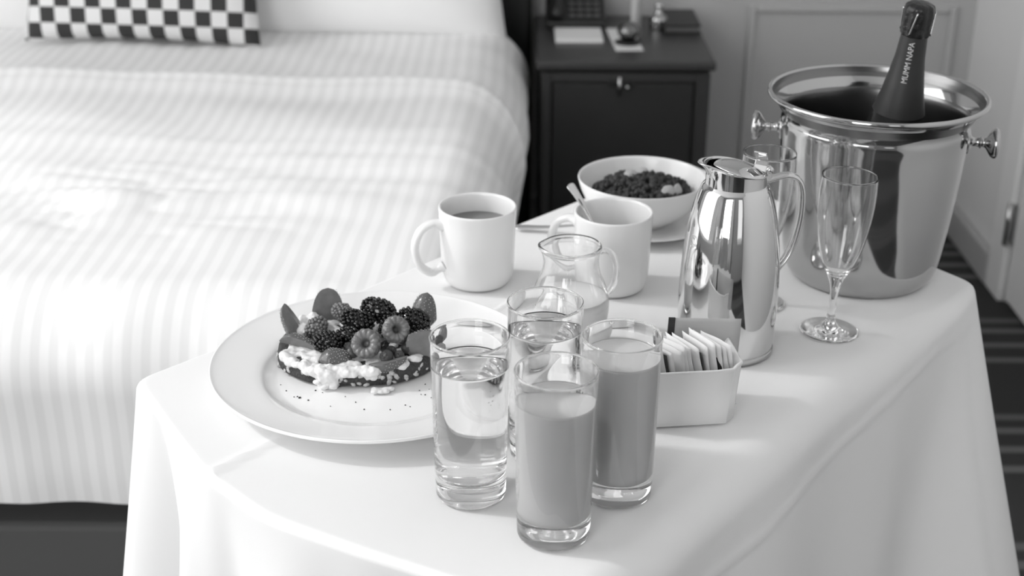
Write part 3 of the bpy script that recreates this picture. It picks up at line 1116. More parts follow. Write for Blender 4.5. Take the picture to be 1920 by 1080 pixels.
def strawberry(name, L, R, frac, loc, axis, facedir, label):
    """cut strawberry: a sector of a strawberry solid. +z from stalk end to tip; flat cut faces; frac: angle of the sector (pi = half)."""
    nr, na = 16, 18
    prof = []
    for k_ in range(nr + 1):
        t = k_ / nr
        r = R * min(1, ((t + 0.015) / 0.34)) ** 0.5 * (1 - 0.34 * max(0, t - 0.3)) * sqrt(max(0, 1 - t ** 4.5))
        prof.append((max(r, 0.0), L * t))
    prof[-1] = (0.0003, L)
    V, F, FM = [], [], []
    for r, z in prof:
        for i in range(na + 1):
            a = -frac / 2 + frac * i / na
            V.append((r * cos(a), r * sin(a), z))
    w = na + 1
    for k_ in range(nr):
        for i in range(na):
            F.append((k_ * w + i, k_ * w + i + 1, (k_ + 1) * w + i + 1, (k_ + 1) * w + i)); FM.append(0)
    ax0 = len(V)
    for r, z in prof: V.append((0 if frac < pi * 0.95 else 0, 0, z))
    for k_ in range(nr):
        F.append((ax0 + k_, k_ * w, (k_ + 1) * w, ax0 + k_ + 1)); FM.append(1)
        F.append((ax0 + k_, ax0 + k_ + 1, (k_ + 1) * w + na, k_ * w + na)); FM.append(1)
    F.append(tuple([ax0] + [i for i in range(na, -1, -1)])); FM.append(1)
    me = mesh(name, V, F)
    for p, mi in zip(me.polygons, FM):
        p.material_index = mi
        p.use_smooth = mi == 0
    o = new(name, me, [M['straw'], M['strawcut']])
    z = Vector(axis).normalized()
    # facedir is the outward direction of the skin side (+x local)
    x = Vector(facedir)
    x = (x - z * x.dot(z)).normalized()
    y = z.cross(x)
    o.matrix_world = Matrix(((x.x, y.x, z.x, loc[0]), (x.y, y.y, z.y, loc[1]), (x.z, y.z, z.z, loc[2]), (0, 0, 0, 1)))
    # seeds
    parts = []
    rr = random.Random(int(L * 1e5))
    nse = int(95 * frac / pi)
    for i in range(nse):
        t = 0.05 + 0.88 * (i + 0.5) / nse
        r = prof[int(t * nr)][0]
        a = -frac / 2 + frac * ((i * 0.618034 + rr.uniform(-0.04, 0.04)) % 1.0)
        parts.append(blob(ICO1, (r * cos(a) * 0.99, r * sin(a) * 0.99, L * t), (0.00042, 0.00042, 0.0006)))
    s = new('seeds', mesh('seeds', *joinvf(*parts)), M['seed'], o)
    s['kind'] = 'stuff'
    tag(o, label, 'strawberry', 'cut strawberries on the toast')
    return o


strawberry('strawberry_piece', 0.040, 0.0150, pi * 0.8, (-0.2060, 1.2800, BT + 0.001), (-0.52, 0.20, 0.83), (-0.86, 0.22, -0.35), 'strawberry wedge standing up at the left end of the toast')
strawberry('strawberry_piece', 0.036, 0.0165, pi, (-0.1880, 1.3150, BT + 0.001), (0.02, 0.20, 1.0), (-0.15, 1.0, -0.2), 'strawberry half standing upright at the back left of the toast')
strawberry('strawberry_piece', 0.037, 0.0150, pi, (-0.0900, 1.3030, BT + 0.001), (0.12, 0.20, 0.95), (-0.5, -0.85, 0.0), 'strawberry half standing up at the back right of the toast')
strawberry('strawberry_piece', 0.034, 0.0170, pi, (-0.1000, 1.2400, BT + 0.0020), (0.80, 0.10, 0.55), (0.05, 0.97, 0.05), 'strawberry half leaning cut side forward at the right end of the toast')
strawberry('strawberry_piece', 0.042, 0.0130, pi * 0.6, (-0.2290, 1.2610, BT + 0.0045), (0.95, -0.34, -0.06), (-0.3, 0.55, 0.75), 'strawberry wedge lying along the left front edge of the toast')
strawberry('strawberry_piece', 0.032, 0.0125, pi, (-0.1860, 1.2280, BT + 0.0015), (0.97, 0.02, 0.02), (-0.1, -0.62, 0.8), 'strawberry half lying cut side down at the front of the toast')
strawberry('strawberry_piece', 0.038, 0.0130, pi * 0.7, (-0.1370, 1.2160, BT + 0.0040), (0.93, 0.22, 0.12), (-0.1, -0.62, -0.75), 'strawberry slice lying flat at the front right edge of the toast')

# crumbs scattered on the plate
CR = [(-0.2225, 1.2505), (-0.2225, 1.2137), (-0.2153, 1.2015), (-0.2061, 1.1892), (-0.2005, 1.1876), (-0.1917, 1.1829), (-0.1802, 1.1983), (-0.1695, 1.1713),
      (-0.1467, 1.1795), (-0.1374, 1.1657), (-0.1131, 1.1653), (-0.0996, 1.1743), (-0.0949, 1.1712), (-0.0860, 1.1954), (-0.0821, 1.1948), (-0.0881, 1.2036),
      (-0.0833, 1.2163), (-0.1577, 1.1905), (-0.1874, 1.2025), (-0.0790, 1.2060), (-0.0760, 1.1890), (-0.0730, 1.1960), (-0.0700, 1.1800), (-0.203, 1.190)]
cm = mesh('crumb', *blob(ICO1, (0, 0, 0), (0.0009, 0.0007, 0.0006)), smooth=False)
cm.materials.append(M['crumb'])
for i, (x, y) in enumerate(CR):
    rr = random.Random(i * 3)
    o = bpy.data.objects.new('crumb', cm)
    COL.objects.link(o)
    s = rr.uniform(0.6, 1.2) * (2.1 if i == 4 else 1)
    d = hypot(x - PC[0], y - PC[1])
    o.location = (x, y, PZ + 0.0004)
    o.rotation_euler = (0, 0, rr.uniform(0, 6))
    o.scale = (s, s, s)
    tag(o, 'largest dark crumb on the left front of the plate' if i == 4 else 'tiny dark bread crumb scattered on the plate before the toast', 'crumb', 'crumbs on the plate')


# ------------------------------------------------------------------ mugs
def mug(loc, hdir, label, drink):
    t = thing('mug', label, 'mug', (loc[0], loc[1], TZ), group='white mugs')
    H = 0.090
    prof = smooth_prof([(0, 0.003), (0.026, 0.003), (0.030, 0.0), (0.0335, 0.0), (0.0365, 0.003), (0.0395, 0.010), (0.0408, 0.020), (0.0418, 0.045), (0.0428, 0.075), (0.0436, H - 0.002)], 3)
    prof += [(0.0434, H - 0.0006), (0.0422, H + 0.0002), (0.0408, H - 0.0006)]
    prof += smooth_prof([(0.0403, H - 0.003), (0.0392, 0.060), (0.0382, 0.030), (0.0365, 0.014), (0.031, 0.008), (0.020, 0.0065), (0, 0.0065)], 3)
    V, F = lathe([(max(0, r), z) for r, z in prof], 80)
    new('mug_body', mesh('mug_body', V, F), M['china2'], t)
    h = Vector((cos(hdir), sin(hdir), 0))
    P = spline([h * 0.0405 + Vector((0, 0, 0.0715)), h * 0.052 + Vector((0, 0, 0.0745)), h * 0.066 + Vector((0, 0, 0.067)), h * 0.0725 + Vector((0, 0, 0.049)),
                h * 0.068 + Vector((0, 0, 0.028)), h * 0.056 + Vector((0, 0, 0.0165)), h * 0.0475 + Vector((0, 0, 0.019)), h * 0.0398 + Vector((0, 0, 0.023))], 6)
    nP = len(P)
    rads = [0.0045 + 0.0025 * (max(0, 1 - i / 5) + max(0, 1 - (nP - 1 - i) / 5)) for i in range(nP)]
    V, F = tube(P, rads, 16, 1.45, side=Vector((-h.y, h.x, 0)))
    new('handle', mesh('handle', V, F), M['china2'], t)
    if drink:
        lv = 0.068
        V, F = lathe([(0, lv - 0.004), (0.0390, lv - 0.004), (0.0398, lv + 0.0004), (0.0385, lv), (0, lv)], 64)
        new('tea', mesh('tea', V, F), M['coffee'], t)
    else:
        lv = 0.025
        V, F = lathe([(0, lv - 0.004), (0.0376, lv - 0.004), (0.0384, lv + 0.0004), (0.037, lv), (0, lv)], 64)
        new('tea', mesh('tea', V, F), M['coffee'], t)
    return t


mug((-0.0388, 1.4788), radians(198), 'white mug of tea on the left, beside the bed edge of the table', True)
mug((0.1117, 1.4643), radians(158), 'white mug with a spoon in it, behind the milk jug', False)


def spoon(name, pts, label, cat, bowl_at_start=True, width=0.0068):
    """teaspoon along pts, handle end last"""
    P = spline(pts, 10)
    n = len(P)
    V, F = [], []
    seg = 12
    for i, p in enumerate(P):
        t = i / (n - 1)
        if t < 0.30:
            u = t / 0.30
            wdt = 0.0125 * sin(pi * min(1, u * 0.92 + 0.04)) ** 0.6 + 0.0016
            thk = 0.0011
        else:
            u = (t - 0.30) / 0.70
            wdt = 0.0020 + (width * 1.35 - 0.0020) * u ** 1.3
            if u > 0.93: wdt *= sqrt(max(0.05, 1 - ((u - 0.93) / 0.07) ** 2))
            thk = 0.0012
        tg = (P[min(i + 1, n - 1)] - P[max(i - 1, 0)]).normalized()
        s = tg.cross(Vector((0, 0, 1)))
        s = s.normalized() if s.length > 1e-4 else Vector((1, 0, 0))
        upv = s.cross(tg).normalized()
        dip = -0.004 * sin(pi * t / 0.30) if t < 0.30 else 0
        for k_ in range(seg):
            a = 2 * pi * k_ / seg
            c = cos(a)
            V.append(p + s * (c * wdt) + upv * (sin(a) * thk + dip * (1 - c * c)))
    for i in range(n - 1):
        for k_ in range(seg):
            j = (k_ + 1) % seg
            F.append((i * seg + k_, i * seg + j, (i + 1) * seg + j, (i + 1) * seg + k_))
    F.append(tuple(range(seg - 1, -1, -1)))
    F.append(tuple((n - 1) * seg + k_ for k_ in range(seg)))
    o = new(name, mesh(name, V, F), M['steel'])
    return tag(o, label, cat)


spoon('teaspoon', [(0.1300, 1.4540, TZ + 0.011), (0.115, 1.4600, TZ + 0.030), (0.0900, 1.4730, TZ + 0.070), (0.0770, 1.4800, TZ + 0.0935), (0.0630, 1.4880, TZ + 0.113)],
      'steel teaspoon standing in the right-hand mug', 'spoon')
spoon('teaspoon', [(0.122, 1.600, TZ + 0.009), (0.100, 1.611, TZ + 0.0125), (0.080, 1.618, TZ + 0.012), (0.045, 1.628, TZ + 0.006), (0.003, 1.6345, TZ + 0.0035)],
      'steel spoon lying at the table edge, resting on the saucer', 'spoon', width=0.005)


# ------------------------------------------------------------------ milk jug
def jug():
    t = thing('milk_jug', 'small clear glass jug half full of milk, behind the tumblers', 'jug', (0.0605, 1.3438, TZ))
    H = 0.098

    def warp(r, z, a):
        # spout toward the left (-x): opens out and lifts near the rim
        k_ = max(0, (z - 0.082) / (H - 0.082)) ** 1.6
        g = exp(-((((a - pi) + pi) % (2 * pi) - pi) / 0.42) ** 2) if True else 0
        rr_ = r + k_ * 0.0035 * g
        return (rr_ * cos(a), rr_ * sin(a), z + k_ * 0.0018 * g)
    ou = [(0, 0.002), (0.022, 0.001), (0.027, 0.0), (0.0325, 0.003), (0.0380, 0.014), (0.0405, 0.030), (0.0395, 0.042), (0.0360, 0.055), (0.0315, 0.066), (0.0290, 0.076), (0.0288, 0.087), (0.0302, H - 0.0045), (0.0312, H - 0.0030), (0.0314, H - 0.0014)]
    inn = [(0.0283, H - 0.0014), (0.0282, H - 0.0030), (0.0270, 0.087), (0.0272, 0.076), (0.0297, 0.066), (0.0342, 0.055), (0.0377, 0.042), (0.0387, 0.030), (0.0362, 0.014), (0.030, 0.0070), (0.015, 0.0058), (0, 0.0058)]
    prof = smooth_prof(ou, 3) + [(0.0311, H), (0.0304, H + 0.0007), (0.0294, H + 0.0007), (0.0286, H)] + smooth_prof(inn, 3)
    V, F = lathe([(max(0, r), z) for r, z in prof], 88, fn=warp)
    new('glass_body', mesh('glass_body', V, F), M['glass'], t)
    lv = 0.043
    mp_ = [(0, 0.0056), (0.015, 0.0056), (0.0302, 0.0068), (0.0364, 0.0138), (0.0386, 0.022), (0.0390, 0.030), (0.0386, 0.036), (0.0378, lv), (0.0365, lv - 0.0003), (0, lv - 0.0003)]
    V, F = lathe(mp_, 88)
    new('milk', mesh('milk', V, F), M['milk'], t)
    P = spline([(0.0300, 0, 0.090), (0.0370, 0, 0.0905), (0.0440, 0, 0.084), (0.0475, 0, 0.070), (0.0465, 0, 0.056), (0.0425, 0, 0.047), (0.0390, 0, 0.043)], 6)
    V, F = tube(P, 0.0032, 16, 1.3, side=Vector((0, 1, 0)))
    o = new('handle', mesh('handle', V, F), M['glass'], t)
    t.rotation_euler = (0, 0, radians(8))


jug()


# ------------------------------------------------------------------ bowl and saucer
BC = (0.1600, 1.6560)
V, F = lathe(smooth_prof([(0, 0.003), (0.045, 0.003), (0.055, 0.0045), (0.075, 0.0095), (0.0875, 0.0135), (0.0880, 0.0125), (0.075, 0.007), (0.052, 0.0008), (0.045, 0.0), (0, 0.0006)], 3), 96)
V = [(x, y, max(0, z)) for x, y, z in V]
o = new('saucer', mesh('saucer', V, F), M['china2'], None, (BC[0] + 0.004, BC[1] - 0.003, TZ))
tag(o, 'white saucer under the granola bowl', 'saucer')
bz = TZ + 0.0034
V, F = lathe(smooth_prof([(0, 0.003), (0.026, 0.003), (0.030, 0.0), (0.033, 0.0005), (0.034, 0.004), (0.050, 0.012), (0.066, 0.027), (0.075, 0.043), (0.0795, 0.058)], 3)
             + [(0.0790, 0.0592), (0.0778, 0.0588)] + smooth_prof([(0.0765, 0.056), (0.072, 0.043), (0.063, 0.029), (0.048, 0.0165), (0.030, 0.009), (0, 0.0075)], 3), 96)
V = [(x, y, max(0, z)) for x, y, z in V]
bw = new('cereal_bowl', mesh('cereal_bowl', V, F), M['china2'], None, (BC[0], BC[1], bz))
tag(bw, 'white bowl of granola on a saucer at the back of the table', 'bowl')
rr = random.Random(5)
parts = []
for i in range(620):
    a, f = rr.uniform(0, 2 * pi), sqrt(rr.random())
    r = 0.060 * f
    x, y = r * cos(a), r * sin(a) - 0.002
    z = 0.040 + 0.012 * (1 - f * f) + 0.004 * noise.noise(Vector((x * 60, y * 60, 0))) + rr.uniform(-0.003, 0.003)
    z = min(z, 0.053)
    s = rr.uniform(0.0018, 0.0052)
    parts.append(blob(ICO1, (x, y, z), (s * 1.3, s, s * 0.8), rotm(rr.uniform(0, 3), rr.uniform(0, 3), rr.uniform(0, 3))))
parts.append(lathe([(0, 0.012), (0.045, 0.018), (0.064, 0.036), (0.062, 0.040), (0.03, 0.047), (0, 0.049)], 40))
V, F = joinvf(*parts)
o = new('granola', mesh('granola', V, F), M['granola'], None, (BC[0], BC[1], bz))
tag(o, 'dark toasted granola heaped in the white bowl', 'granola', kind='stuff')
slice_vf = blob(ICO3, (0, 0, 0.002), (0.0088, 0.0070, 0.0030))
slice_vf = ([v * (1 + 0.28 * noise.noise(v * 170)) for v in slice_vf[0]], slice_vf[1])
for i, (dx, dy, dz, ax, lb) in enumerate([(-0.012, 0.022, 0.053, (0.1, -0.3, 1), 'pale fruit slice at the back of the granola'),
                                          (0.002, 0.030, 0.053, (-0.2, -0.5, 1), 'pale fruit slice beside another at the far side of the granola'),
                                          (0.030, -0.030, 0.050, (0.1, -0.8, 0.8), 'pale fruit slice leaning at the near right of the granola'),
                                          (0.041, -0.022, 0.049, (0.7, -0.5, 0.5), 'pale fruit slice at the right edge of the granola')]):
    place('fruit_slice', slice_vf, M['nut'], (BC[0] + dx, BC[1] + dy, bz + dz), ax, lb, 'fruit', 'pale fruit slices in the granola')


# ------------------------------------------------------------------ coffee pot
def pot():
    t = thing('coffee_pot', 'polished steel coffee pot with hinged lid in the middle of the table', 'coffee pot', (0.2189, 1.3142, TZ))
    body = [(0, 0.001), (0.042, 0.0), (0.0465, 0.0), (0.0478, 0.002), (0.0480, 0.006), (0.0483, 0.0075), (0.0488, 0.017), (0.0497, 0.035), (0.0500, 0.056), (0.0496, 0.078), (0.0484, 0.100), (0.0464, 0.120),
            (0.0432, 0.140), (0.0392, 0.158), (0.0345, 0.172), (0.0312, 0.1765), (0.0297, 0.1780)]
    V, F = lathe(smooth_prof(body, 4), 120)
    new('pot_body', mesh('pot_body', V, F), M['steel'], t)
    V, F = lathe([(0.0462, -0.0002), (0.0490, 0.0), (0.0494, 0.0022), (0.0488, 0.0048), (0.0480, 0.0052)], 120)
    new('base_ring', mesh('base_ring', V, F), M['steel2'], t)
    SL = 0.215   # slope of the neck's top: left side higher

    def top(x):
        return 0.1925 - SL * x

    def outline_r(a, r0, tipx, tipr):
        """distance from the axis to the hull of the neck circle and the small circle at the spout tip"""
        best = 0
        for k_ in range(25):
            s_ = k_ / 24
            c, r_ = -tipx * s_, r0 + (tipr - r0) * s_
            b_ = cos(a) * c
            disc = b_ * b_ - c * c + r_ * r_
            if disc >= 0: best = max(best, b_ + sqrt(disc))
        return best
    Z0 = 0.1765

    def neckpt(f, a, inset):
        rr_ = outline_r(a, 0.0300 - inset, 0.0270, 0.0122 - inset)
        r0 = 0.0300 - inset
        k_ = max(0, (f - 0.45) / 0.55) ** 2.0
        r_ = r0 + (rr_ - r0) * k_
        x, y = r_ * cos(a), r_ * sin(a)
        xe = max(x, -0.032)
        return (x, y, Z0 + f * (top(xe) - Z0))
    V, F = [], []
    seg = 96
    rows_ = [(f / 12, 0.0) for f in range(13)]
    ring = []
    for f, ins in rows_:
        ring.append([neckpt(f, 2 * pi * i / seg, ins) for i in range(seg)])
    ring.append([(x * 1.012, y * 1.015, z + 0.0006) for x, y, z in ring[-1]])
    ring.append([(x, y, z + 0.0013) for x, y, z in ring[-2]])
    ring.append([(x, y, z + 0.0010) for x, y, z in [neckpt(1.0, 2 * pi * i / seg, 0.0009) for i in range(seg)]])
    for f in (0.9, 0.75, 0.6, 0.45):
        ring.append([neckpt(f, 2 * pi * i / seg, 0.0012) for i in range(seg)])
    for rg in ring: V += rg
    for k_ in range(len(ring) - 1):
        for i in range(seg):
            j = (i + 1) % seg
            F.append((k_ * seg + i, k_ * seg + j, (k_ + 1) * seg + j, (k_ + 1) * seg + i))
    new('neck_collar', mesh('neck_collar', V, F), M['steel'], t)
    # lid: a shallow leaf set inside the rim, leaving the spout's channel open
    nu, nv = 48, 24
    V, F = [], []
    for layer, dz in ((0, 0.0), (1, -0.0012)):
        for i in range(nu + 1):
            u = i / nu
            x = -0.0240 + 0.0525 * u
            if u < 0.45:
                wdt = 0.0268 * (sin(pi / 2 * u / 0.45)) ** 0.75 * 0.985 + 0.0002
            else:
                q = (u - 0.45) / 0.55
                wdt = 0.0266 * sqrt(max(0, 1 - (q * 0.99) ** 2.2)) + 0.0003
            wdt = min(wdt, sqrt(max(0.00000001, 0.0288 ** 2 - x * x)) + (0.002 if x < 0 else 0))
            for j in range(nv + 1):
                v = j / nv * 2 - 1
                y = v * wdt
                crown = 0.0052 * (1 - v * v) * sin(pi * min(1, u * 0.97 + 0.02)) ** 0.8
                V.append((x, y, top(x) + 0.0008 + crown + dz - 0.0012 * (1 - u) ** 3))
    W = nv + 1
    NN = (nu + 1) * W
    for L_ in range(2):
        for i in range(nu):
            for j in range(nv):
                a = L_ * NN + i * W + j
                F.append((a, a + 1, a + W + 1, a + W))
    for i in range(nu):
        for j in (0, nv):
            a = i * W + j
            F.append((a, a + W, a + W + NN, a + NN))
    for j in range(nv):
        for i in (0, nu):
            a = i * W + j
            F.append((a, a + 1, a + 1 + NN, a + NN))
    lid = new('lid', mesh('lid', V, F), M['steel'], t)
    # thumb piece and hinge
    prof = [(-0.004, 0.0), (0.0, 0.005), (0.0022, 0.0095), (-0.0005, 0.0140), (-0.0042, 0.0195)]
    V = [(x, y, z) for x, z in prof for y in (-0.0068, 0.0068)]
    F = [(2 * i, 2 * i + 1, 2 * i + 3, 2 * i + 2) for i in range(4)]
    th_ = new('thumb_piece', mesh('thumb_piece', V, F, False), M['steel'], lid)
    so = th_.modifiers.new('thick', 'SOLIDIFY'); so.thickness = 0.0018; so.offset = 0
    bv = th_.modifiers.new('bevel', 'BEVEL'); bv.width = 0.0005; bv.segments = 2
    th_.location = (0.0240, 0, top(0.0240) + 0.0020)
    th_.rotation_euler = (0, 0, radians(48))
    V, F = tube([Vector((0.0315, -0.0075, top(0.03) + 0.0050)), Vector((0.0315, 0.0075, top(0.03) + 0.0050))], 0.0034, 14)
    new('hinge', mesh('hinge', V, F), M['steel'], t)
    V, F = boxvf(0.0285, 0.0332, -0.006, 0.006, 0.178, top(0.03) + 0.005)
    new('hinge_bracket', mesh('hinge_bracket', V, F, False), M['steel'], t)
    # handle
    P = spline([(0.0300, 0, 0.1790), (0.0400, 0, 0.1815), (0.0520, 0, 0.1835), (0.0620, 0, 0.1790), (0.0675, 0, 0.168), (0.0690, 0, 0.150), (0.0680, 0, 0.132), (0.0640, 0, 0.112), (0.0575, 0, 0.096), (0.0505, 0, 0.0860), (0.0488, 0, 0.083)], 5)
    V, F = tube(P, 0.0030, 16, 2.1, side=Vector((0, 1, 0)))
    new('handle', mesh('handle', V, F), M['steel'], t)
    t.rotation_euler = (0, 0, radians(8))


pot()


# ------------------------------------------------------------------ ice bucket and bottle
BK = (0.3990, 1.5080)


def bucket():
    t = thing('ice_bucket', 'polished steel champagne bucket with two side knobs on the far corner', 'bucket', (BK[0], BK[1], TZ))
    H = 0.2145
    S_ = 0.972
    ou = [(0, 0.004), (0.070, 0.003), (0.076, 0.0), (0.0795, 0.0012), (0.0835, 0.006), (0.0875, 0.014), (0.0905, 0.028), (0.0935, 0.050), (0.0970, 0.078), (0.1000, 0.110), (0.1025, 0.142), (0.1040, 0.168),
          (0.1050, 0.180), (0.1045, 0.186), (0.1060, 0.192), (0.1110, 0.2000), (0.1175, 0.2070)]
    lip = [(0.1205, 0.2080), (0.1222, 0.2100), (0.1222, 0.2130), (0.1205, H), (0.1182, H - 0.0004), (0.1168, H - 0.0025)]
    inn = [(0.1155, 0.2070), (0.1120, 0.2010), (0.1070, 0.193), (0.1035, 0.186), (0.1015, 0.165), (0.0990, 0.130), (0.0950, 0.080), (0.0900, 0.040), (0.0840, 0.014), (0.070, 0.0065), (0, 0.006)]
    V, F = lathe([(r_ * S_, z) for r_, z in smooth_prof(ou, 4) + lip], 144)
    new('bucket_body', mesh('bucket_body', V, F), M['steel2'], t)
    V, F = lathe([(r_ * S_, z) for r_, z in [lip[-1]] + smooth_prof(inn, 3)], 144)
    new('bucket_liner', mesh('bucket_liner', V, F), M['steel_dark'], t)
    ang = radians(-14)
    for s in (0, pi):
        a = ang + s
        kp = [(0, -0.002), (0.012, -0.002), (0.0135, 0.0), (0.0130, 0.002), (0.0060, 0.0045), (0.0045, 0.009), (0.0052, 0.0125), (0.0068, 0.014), (0.0048, 0.016), (0.0060, 0.0195), (0.0135, 0.0245), (0.0160, 0.0275), (0.0165, 0.0300), (0.0145, 0.0325), (0.008, 0.0340), (0, 0.0345)]
        V, F = lathe(smooth_prof(kp, 3), 40)
        V = [(max(-9, x), y, z) for x, y, z in V]
        kb = new('knob', mesh('knob', V, F), M['steel2'], t)
        kb.location = (0.0998 * cos(a), 0.0998 * sin(a), 0.166)
        kb.rotation_euler = Vector((cos(a), sin(a), 0.0)).to_track_quat('Z', 'Y').to_euler()


bucket()


def bottle():
    base = Vector((0.4130, 1.5260, TZ + 0.010))
    top_ = Vector((0.4292, 1.4900, 1.0780))
    ax = (top_ - base).normalized()
    t = thing('champagne_bottle', 'dark champagne bottle with foiled neck leaning in the bucket', 'bottle', tuple(base))
    t.rotation_mode = 'QUATERNION'
    t.rotation_quaternion = ax.to_track_quat('Z', 'Y')
    H = (top_ - base).length
    prof = smooth_prof([(0, 0.012), (0.030, 0.003), (0.040, 0.0), (0.0435, 0.004), (0.0440, 0.03), (0.0440, 0.120), (0.0425, 0.140), (0.0335, 0.165), (0.0262, 0.190), (0.0180, 0.228), (0.0130, 0.262)], 4)
    V, F = lathe(prof, 64)
    new('bottle_glass', mesh('bottle_glass', V, F), M['bottle'], t)
    tab = [(0.150, 0.0380), (0.170, 0.0322), (0.19, 0.0266), (0.206, 0.0228), (0.228, 0.0186), (0.248, 0.0154), (0.2755, 0.0132), (0.32, 0.0130)]

    def nr(z):
        for (z0, r0), (z1, r1) in zip(tab, tab[1:]):
            if z <= z1: return r0 + (r1 - r0) * (z - z0) / (z1 - z0)
        return tab[-1][1]
    pr = [(nr(z) + 0.0006, z) for z in [0.186 + 0.092 * i / 20 for i in range(21)]]
    V, F = lathe(pr + [(0.0110, 0.280)], 64)
    new('neck_foil', mesh('neck_foil', V, F), M['foil_neck'], t)
    # wired cork cap under crumpled foil
    def fn(r, z, a):
        c = 1 + 0.05 * noise.noise(Vector((cos(a) * 3, sin(a) * 3, z * 160))) + 0.035 * sin(9 * a)
        return (r * c * cos(a), r * c * sin(a), z)
    pr = smooth_prof([(0.0128, 0.2768), (0.0152, 0.2740), (0.0158, 0.2790), (0.0158, 0.2850), (0.0162, 0.2930), (0.0160, 0.3000), (0.0146, H - 0.003), (0.009, H - 0.0005), (0, H)], 4)
    V, F = lathe(pr, 72, fn=fn)
    new('foil_cap', mesh('foil_cap', V, F), M['foil'], t)
    for k_ in range(4):
        a0 = k_ * pi / 2 + 0.5
        P = [Vector((0.0168 * cos(a0 + 0.03 * i), 0.0168 * sin(a0 + 0.03 * i), 0.276 + 0.026 * i / 10)) for i in range(11)]
        V, F = tube(P, 0.0009, 8)
        new('wire', mesh('wire', V, F), M['steel2'], t)
    # lettering up the neck, facing the camera
    cd = bpy.data.curves.new('lettering', 'FONT')
    cd.body = 'MUMM NAPA'
    cd.size = 0.0088
    cd.extrude = 0.0
    cd.align_x = 'CENTER'
    cd.align_y = 'CENTER'
    tmp = bpy.data.objects.new('lettering_tmp', cd)
    COL.objects.link(tmp)
    bpy.context.view_layer.update()
    dg = bpy.context.evaluated_depsgraph_get()
    me = bpy.data.meshes.new_from_object(tmp.evaluated_get(dg))
    bpy.data.objects.remove(tmp)
    b = bmesh.new(); b.from_mesh(me)
    bmesh.ops.subdivide_edges(b, edges=[e for e in b.edges if e.calc_length() > 0.002], cuts=2)
    bmesh.ops.triangulate(b, faces=b.faces[:])
    b.to_mesh(me); b.free()
    # local direction to the camera
    q = t.rotation_quaternion.inverted()
    d = q @ (Vector((0, 0, CAM_H)) - Vector(base))
    a_c = atan2(d.y, d.x)
    xs = [v.co.x for v in me.vertices]
    w = max(xs) - min(xs)
    zc = 0.247
    for v in me.vertices:
        u, h = v.co.x * (0.044 / w), v.co.y
        z = zc + u
        r = nr(z) + 0.0010
        # text runs upwards: its up direction points to the left of the viewer
        a = a_c - 0.02 - h / r * 1.0
        v.co = (r * cos(a), r * sin(a), z)
    new('neck_lettering', me, M['letter'], t)


bottle()


# ------------------------------------------------------------------ sachet caddy
CA = radians(7)
caddy = thing('sachet_caddy', 'white china caddy full of sweetener sachets, right of the juice glasses', 'caddy', (0.1515, 1.1770, TZ), (0, 0, CA))


def caddy_body():
    """rounded-corner tray: outer shell with chamfered corners, hollow"""
    Lx, Ly, H, w = 0.0525, 0.0335, 0.0585, 0.0030

    def loop(dx, ch):
        x, y = Lx + dx, Ly + dx
        pts = [(-x + ch, -y), (x - ch, -y), (x, -y + ch), (x, y - ch), (x - ch, y), (-x + ch, y), (-x, y - ch), (-x, -y + ch)]
        out = []
        for i in range(8):
            a, b = Vector(pts[i]), Vector(pts[(i + 1) % 8])
            for k_ in range(6): out.append(a.lerp(b, k_ / 6))
        return out
    rows = [(-0.002, 0.0, 0.010), (0.0, 0.0015, 0.010), (0.0012, 0.03, 0.010), (0.0030, H - 0.004, 0.010), (0.0042, H - 0.001, 0.010), (0.0036, H + 0.0006, 0.010), (0.002, H, 0.0095),
            (-0.0012, H - 0.004, 0.009), (-w, 0.03, 0.0085), (-w - 0.001, 0.006, 0.0085)]
    V, F = [], []
    for dx, z, ch in rows:
        for p in loop(dx, ch):
            lift = 0.0028 * max(0, min(1, (abs(p.x) / Lx - 0.80) / 0.15)) if z > 0.05 else 0
            V.append((p.x, p.y, z + lift))
    n = 48
    for k_ in range(len(rows) - 1):
        for i in range(n):
            j = (i + 1) % n
            F.append((k_ * n + i, k_ * n + j, (k_ + 1) * n + j, (k_ + 1) * n + i))
    F.append(tuple(range(n - 1, -1, -1)))
    F.append(tuple((len(rows) - 1) * n + i for i in range(n)))
    me = mesh('caddy_body', V, F)
    o = new('caddy_body', me, M['china2'], caddy)
    return o


caddy_body()


def sachet_vf(w, h, t, seed):
    rr = random.Random(seed)
    nx, nz = 8, 12
    V, F = [], []
    for s in (1, -1):
        for j in range(nz + 1):
            for i in range(nx + 1):
                u, v = i / nx * 2 - 1, j / nz * 2 - 1
                th = t / 2 * max(0, (1 - u ** 4) * (1 - v ** 6)) ** 0.6 + 0.00015
                bend = 0.0012 * noise.noise(Vector((u * 1.5 + seed, v * 1.5, seed)))
                V.append((u * w / 2, s * th + bend, (v + 1) / 2 * h))
    N = (nx + 1) * (nz + 1)
    for s in range(2):
        for j in range(nz):
            for i in range(nx):
                a = s * N + j * (nx + 1) + i
                F.append((a, a + 1, a + nx + 2, a + nx + 1))
    rim = list(range(nx + 1)) + [j * (nx + 1) + nx for j in range(1, nz + 1)] + [nz * (nx + 1) + i for i in range(nx - 1, -1, -1)] + [j * (nx + 1) for j in range(nz - 1, 0, -1)]
    for a, b in zip(rim, rim[1:] + rim[:1]): F.append((a, b, b + N, a + N))
    return V, F


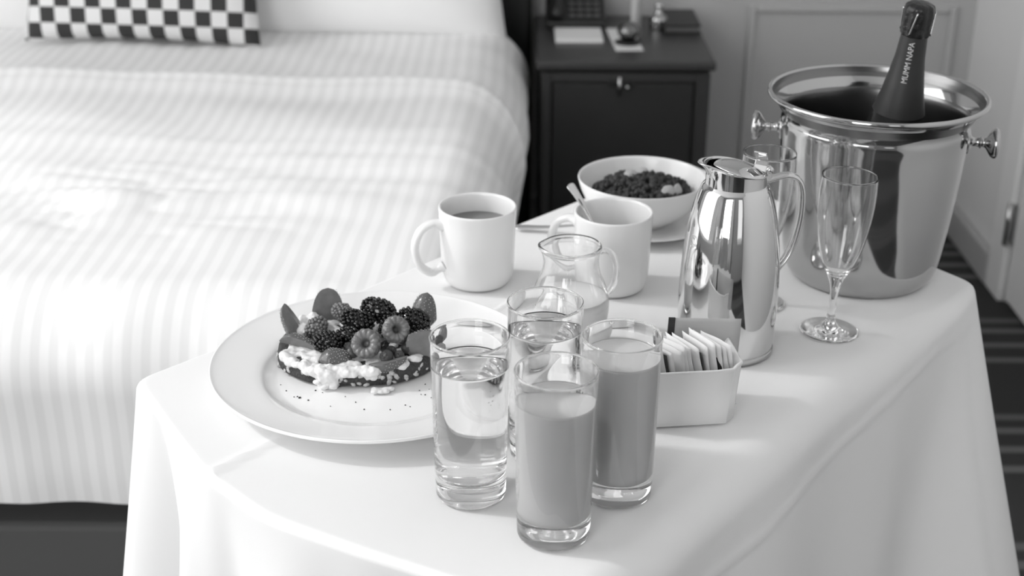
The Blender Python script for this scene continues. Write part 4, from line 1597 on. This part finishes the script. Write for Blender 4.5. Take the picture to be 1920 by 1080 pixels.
sv = [mesh('sachet', *sachet_vf(0.040, 0.066, 0.0022, s)) for s in range(3)]
svm = {}
for nm in ('packet', 'packet_dark', 'packet_grey'):
    svm[nm] = []
    for s_ in sv:
        c = s_.copy(); c.materials.append(M[nm]); svm[nm].append(c)
rr = random.Random(9)
nS = 22
for i in range(nS):
    kind = 'packet_dark' if i in (6, 15, 18) else 'packet'
    me = svm[kind][i % 3]
    lx = -0.040 + 0.083 * i / (nS - 1)
    g = i // 6
    yaw = radians(-54 + (-6, 3, -10)[g % 3] + rr.uniform(-5, 5))
    lean = radians(-16 + rr.uniform(-6, 4) - 6 * (1 - i / nS))
    o = bpy.data.objects.new('sachet', me)
    COL.objects.link(o)
    zoff = 0.0075 + rr.uniform(0, 0.006) - (0.006 if kind == 'packet_dark' else 0)
    wm = Matrix.Translation((0.1515, 1.1770, TZ)) @ Matrix.Rotation(CA, 4, 'Z') @ Matrix.Translation((lx + 0.004, rr.uniform(-0.002, 0.003), zoff)) \
        @ Matrix.Rotation(yaw, 4, 'Z') @ Matrix.Rotation(-lean * 0.6, 4, 'X')
    o.matrix_world = wm
    ORD = ['leftmost', 'second', 'third', 'fourth', 'fifth', 'sixth', 'seventh', 'eighth', 'ninth', 'tenth']
    darks = [6, 15, 18]
    if kind == 'packet':
        k_ = i - sum(1 for d_ in darks if d_ < i)
        nW = nS - 3
        lb = ('%s white sachet from the left end of the caddy' % ORD[k_]) if k_ < 10 else ('%s white sachet from the right end of the caddy' % (ORD[nW - 1 - k_] if k_ < nW - 1 else 'first'))
        tag(o, lb.replace('leftmost white sachet from the left end', 'white sachet at the very left end'), 'sachet', 'white sachets in the caddy')
    else:
        tag(o, ('left', 'middle', 'right')[darks.index(i)] + ' one of the three dark sachets wedged in the caddy', 'sachet', 'dark sachets in the caddy')
# the grey sachet standing across the back, with its dark end band and a line of print
gs = thing('printed_sachet', 'grey sachet with a dark end band standing across the back of the caddy', 'sachet', (0.1790, 1.2010, TZ + 0.040), (radians(-6), radians(4), CA))
gs2 = new('sachet_paper', mesh('sachet_paper', *sachet_vf(0.070, 0.042, 0.0018, 4)), M['packet_grey'], gs)
bd = new('end_band', mesh('end_band', *boxvf(-0.0352, -0.0290, -0.0009, 0.0009, 0.0003, 0.0422), False), M['packet_dark'], gs)

# ------------------------------------------------------------------ done: tidy up
bpy.context.view_layer.update()
